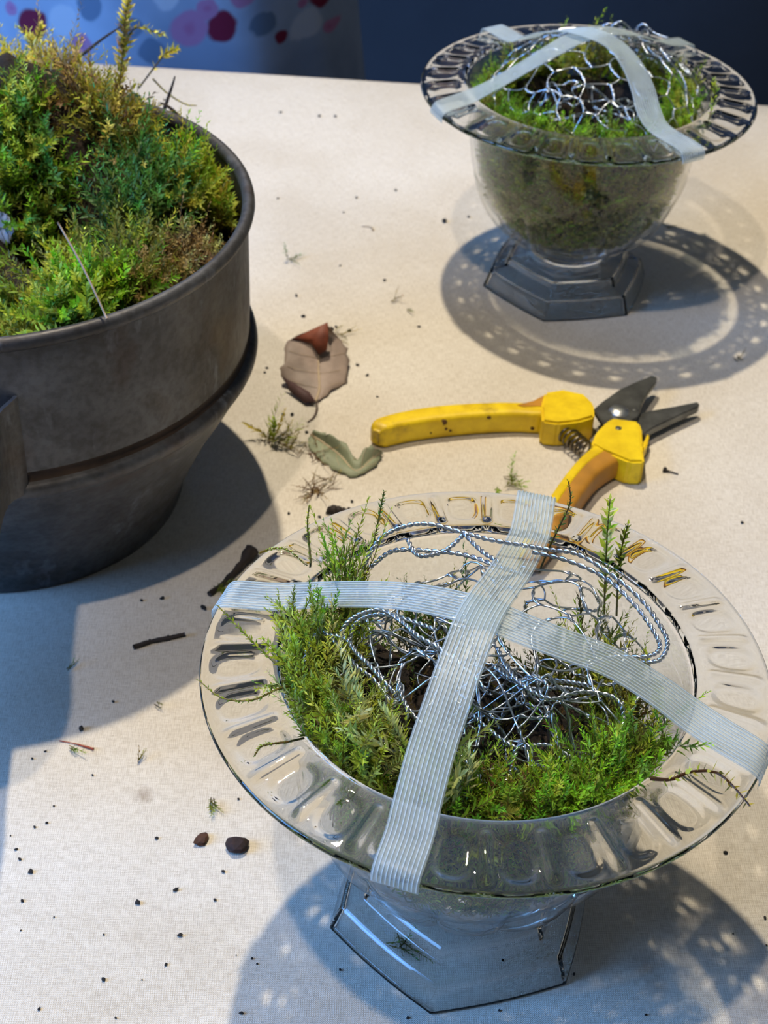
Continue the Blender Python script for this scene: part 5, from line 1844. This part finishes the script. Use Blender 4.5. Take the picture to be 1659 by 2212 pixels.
# ------------------------------------------------------------------ person behind the table
def mat_apron():
    m, nt, b = mat('floral_print')
    b.inputs['Roughness'].default_value = 0.85
    tc = nt.nodes.new('ShaderNodeTexCoord')
    sep = nt.nodes.new('ShaderNodeSeparateXYZ')
    geo = nt.nodes.new('ShaderNodeNewGeometry')
    nt.links.new(geo.outputs['Position'], sep.inputs[0])
    v = geo.outputs['Position']
    nz = tex_noise(nt, v, 45, 3)
    x = math_n(nt, 'ADD', sep.outputs[0], math_n(nt, 'MULTIPLY', nz, 0.012))
    z = math_n(nt, 'ADD', sep.outputs[2], math_n(nt, 'MULTIPLY', nz, 0.010))
    big = tex_noise(nt, v, 12, 3)
    cur = ramp(nt, big, [(0.35, srgb(150, 164, 190)), (0.65, srgb(182, 194, 216))]).outputs['Color']
    burg, pink, pale, leaf = srgb(134, 22, 58), srgb(196, 134, 172), srgb(206, 210, 224), srgb(116, 134, 160)
    fl = [(475, 78, 32, burg), (62, 70, 32, burg), (680, 76, 25, burg), (742, 130, 12, burg), (405, 75, 36, pink), (520, 15, 26, pink), (355, 0, 28, pale), (595, 132, 14, burg), (650, 128, 32, pale),
          (130, 55, 30, pale), (440, 38, 22, pink), (640, 78, 10, pink), (8, 45, 14, pink), (702, 150, 16, pink), (280, 60, 24, leaf), (560, 90, 26, leaf), (190, 20, 26, leaf), (330, 110, 26, leaf), (715, 60, 12, pink), (175, 100, 22, pink)]
    items = []
    for px, py, r, c in fl:
        w = at_y(px, py, 1.142)
        items.append((w[0] + 0.006, w[2] + 0.005, r * 0.00036, c))
    rng = np.random.default_rng(3)
    for k in range(34):
        xx, zz = rng.uniform(-0.42, 0.02), rng.choice([rng.uniform(0.05, 0.45), rng.uniform(-0.55, -0.09)])
        items.append((xx, zz, rng.uniform(0.008, 0.016), [burg, pink, pale, leaf][k % 4]))
    for (fx, fz, r, c) in sorted(items, key=lambda i: 0 if i[3] in (leaf, pale) else 1):
        dx = math_n(nt, 'SUBTRACT', x, fx)
        dz = math_n(nt, 'SUBTRACT', z, fz)
        d2 = math_n(nt, 'ADD', math_n(nt, 'MULTIPLY', dx, dx), math_n(nt, 'MULTIPLY', dz, dz))
        f = math_n(nt, 'MULTIPLY', math_n(nt, 'SUBTRACT', 1.25, math_n(nt, 'DIVIDE', d2, r * r), clamp=True), 2.2, clamp=True)
        cur = mixc(nt, f, cur, c)
        if c == pink:
            f2 = math_n(nt, 'MULTIPLY', math_n(nt, 'SUBTRACT', 1.0, math_n(nt, 'DIVIDE', d2, (r * 0.45) ** 2), clamp=True), 0.6)
            cur = mixc(nt, f2, cur, srgb(186, 96, 140))
    nt.links.new(cur, b.inputs['Base Color'])
    return m


def build_person():
    cx, cy = -0.212, 1.305
    skin = plain('skin', srgb(206, 160, 136), 0.55, 0, 0.06, 30)
    FL = -0.75
    # body: one continuous skinned figure
    J = [('pelvis', (0, 0, 0.14), 0.115), ('waist', (0, 0.005, 0.30), 0.100), ('chest', (0, 0.0, 0.50), 0.118), ('neckbase', (0, 0.01, 0.64), 0.055), ('neck', (0, 0.0, 0.70), 0.047), ('jaw', (0, -0.02, 0.775), 0.068), ('crown', (0, -0.005, 0.86), 0.078),
         ('hipL', (-0.085, 0, 0.08), 0.090), ('kneeL', (-0.09, -0.01, -0.30), 0.055), ('ankL', (-0.09, 0.02, -0.67), 0.036), ('toeL', (-0.10, -0.12, -0.725), 0.024),
         ('hipR', (0.085, 0, 0.08), 0.090), ('kneeR', (0.09, -0.01, -0.30), 0.055), ('ankR', (0.09, 0.02, -0.67), 0.036), ('toeR', (0.10, -0.12, -0.725), 0.024),
         ('shL', (-0.165, 0.01, 0.58), 0.052), ('elL', (-0.235, 0.03, 0.32), 0.038), ('wrL', (-0.245, -0.02, 0.08), 0.026), ('haL', (-0.24, -0.04, 0.0), 0.024),
         ('shR', (0.165, 0.01, 0.58), 0.052), ('elR', (0.225, 0.06, 0.32), 0.038), ('wrR', (0.15, 0.15, 0.14), 0.026), ('haR', (0.10, 0.165, 0.12), 0.024)]
    idx = {n: i for i, (n, _, _) in enumerate(J)}
    E = [('pelvis', 'waist'), ('waist', 'chest'), ('chest', 'neckbase'), ('neckbase', 'neck'), ('neck', 'jaw'), ('jaw', 'crown'), ('pelvis', 'hipL'), ('hipL', 'kneeL'), ('kneeL', 'ankL'), ('ankL', 'toeL'),
         ('pelvis', 'hipR'), ('hipR', 'kneeR'), ('kneeR', 'ankR'), ('ankR', 'toeR'), ('chest', 'shL'), ('shL', 'elL'), ('elL', 'wrL'), ('wrL', 'haL'), ('chest', 'shR'), ('shR', 'elR'), ('elR', 'wrR'), ('wrR', 'haR')]
    V = [p_ for _, p_, _ in J]
    Rr = [r for _, _, r in J]
    EE = [(idx[a], idx[b]) for a, b in E]
    # fingers, five per hand, rooted in the palm
    for side, hand, d in (('L', 'haL', (0.0, -0.02, -1.0)), ('R', 'haR', (-1.0, 0.15, -0.1))):
        h = np.array(V[idx[hand]])
        d = unit(np.array(d, float))
        s = unit(np.cross(d, (1, 0.2, 0) if side == 'L' else (0, 0, 1)))
        for k, ln in enumerate((0.066, 0.076, 0.070, 0.056)):
            root = h + s * (k - 1.5) * 0.017 + d * 0.02
            pr = idx[hand]
            for q in range(3):
                V.append(tuple(root + d * ln * (q + 1) / 3 + np.array([0, -0.006 * q * q, 0])))
                Rr.append(0.0088 - 0.0009 * q)
                EE.append((pr, len(V) - 1)); pr = len(V) - 1
        pr = idx[hand]
        for q in range(2):
            V.append(tuple(h + s * (-0.032 - 0.012 * q) + d * (0.005 + 0.022 * q)))
            Rr.append(0.0098 - 0.001 * q)
            EE.append((pr, len(V) - 1)); pr = len(V) - 1
    me = bpy.data.meshes.new('person')
    me.from_pydata(V, EE, [])
    body = bpy.data.objects.new('person', me)
    COL.objects.link(body)
    body.location = (cx, cy, 0)
    me.materials.append(skin)
    sk = body.modifiers.new('skin', 'SKIN')
    sk.use_smooth_shade = True
    for i, r in enumerate(Rr):
        me.skin_vertices[0].data[i].radius = (r, r * (0.85 if i < 3 else 1.0))
        me.skin_vertices[0].data[i].use_root = (i == 0)
    sb = body.modifiers.new('sub', 'SUBSURF'); sb.levels = 2; sb.render_levels = 2
    tag(body, 'person in a pale blue floral dress standing behind the table', 'person')
    # dress: closed sleeve of cloth from hem to bust with soft folds
    nth = 128
    th = np.arange(nth) * 2 * math.pi / nth
    rows = []
    prof = [(-0.60, 0.225, 0.215), (-0.45, 0.212, 0.200), (-0.25, 0.192, 0.182), (-0.08, 0.172, 0.166), (0.0, 0.164, 0.160), (0.08, 0.156, 0.150), (0.18, 0.146, 0.132), (0.28, 0.132, 0.112), (0.34, 0.130, 0.110), (0.46, 0.148, 0.132), (0.54, 0.160, 0.128), (0.60, 0.150, 0.100), (0.635, 0.085, 0.070)]
    zz = np.array([q[0] for q in prof]); aa = np.array([q[1] for q in prof]); bb = np.array([q[2] for q in prof])
    for z in np.linspace(-0.60, 0.635, 60):
        a, b = np.interp(z, zz, aa), np.interp(z, zz, bb)
        fold = 1 + 0.022 * np.clip((0.2 - z) / 0.5, 0, 1) * np.sin(th * 11 + 0.6 * math.sin(z * 6))
        rows.append(np.stack([a * fold * np.cos(th), b * fold * np.sin(th), np.full(nth, z)], 1))
    V = np.array(rows).reshape(-1, 3)
    dress = mesh_np('dress', V, grid_faces(60, nth, close_v=True)[:, ::-1], mat_apron(), body, True)
    dress['label'] = 'pale blue dress printed with burgundy and pink roses'
    md = dress.modifiers.new('thick', 'SOLIDIFY'); md.thickness = 0.002
    # hair, eyes, nose, mouth, ears
    hairm = plain('hair', srgb(70, 52, 40), 0.5, 0, 0.3, 60)
    bm = bmesh.new()
    bmesh.ops.create_uvsphere(bm, u_segments=32, v_segments=20, radius=0.092)
    for v in bm.verts:
        v.co = Vector((v.co.x * 0.98, v.co.y * 1.08 + 0.014, v.co.z * 1.15 + 0.850))
    bmesh.ops.delete(bm, geom=[v for v in bm.verts if v.co.y < -0.045 and v.co.z < 0.885], context='VERTS')
    ho = bm_obj('hair', bm, hairm, body, smooth=True)
    md = ho.modifiers.new('thick', 'SOLIDIFY'); md.thickness = 0.006
    eyem = plain('eye', srgb(60, 50, 44), 0.2)
    lipm = plain('lips', srgb(176, 96, 92), 0.5)
    for nm, loc, sc, m_ in (('eye', (-0.030, -0.086, 0.825), (0.011, 0.006, 0.007), eyem), ('eye', (0.030, -0.086, 0.825), (0.011, 0.006, 0.007), eyem),
                            ('nose', (0, -0.092, 0.800), (0.011, 0.017, 0.020), skin), ('mouth', (0, -0.084, 0.762), (0.022, 0.006, 0.007), lipm),
                            ('ear', (-0.080, 0.0, 0.812), (0.008, 0.014, 0.026), skin), ('ear', (0.080, 0.0, 0.812), (0.008, 0.014, 0.026), skin)):
        bm = bmesh.new()
        bmesh.ops.create_uvsphere(bm, u_segments=14, v_segments=10, radius=1.0)
        for v in bm.verts: v.co = Vector([v.co[i] * sc[i] + loc[i] for i in range(3)])
        bm_obj(nm, bm, m_, body, smooth=True)


build_person()
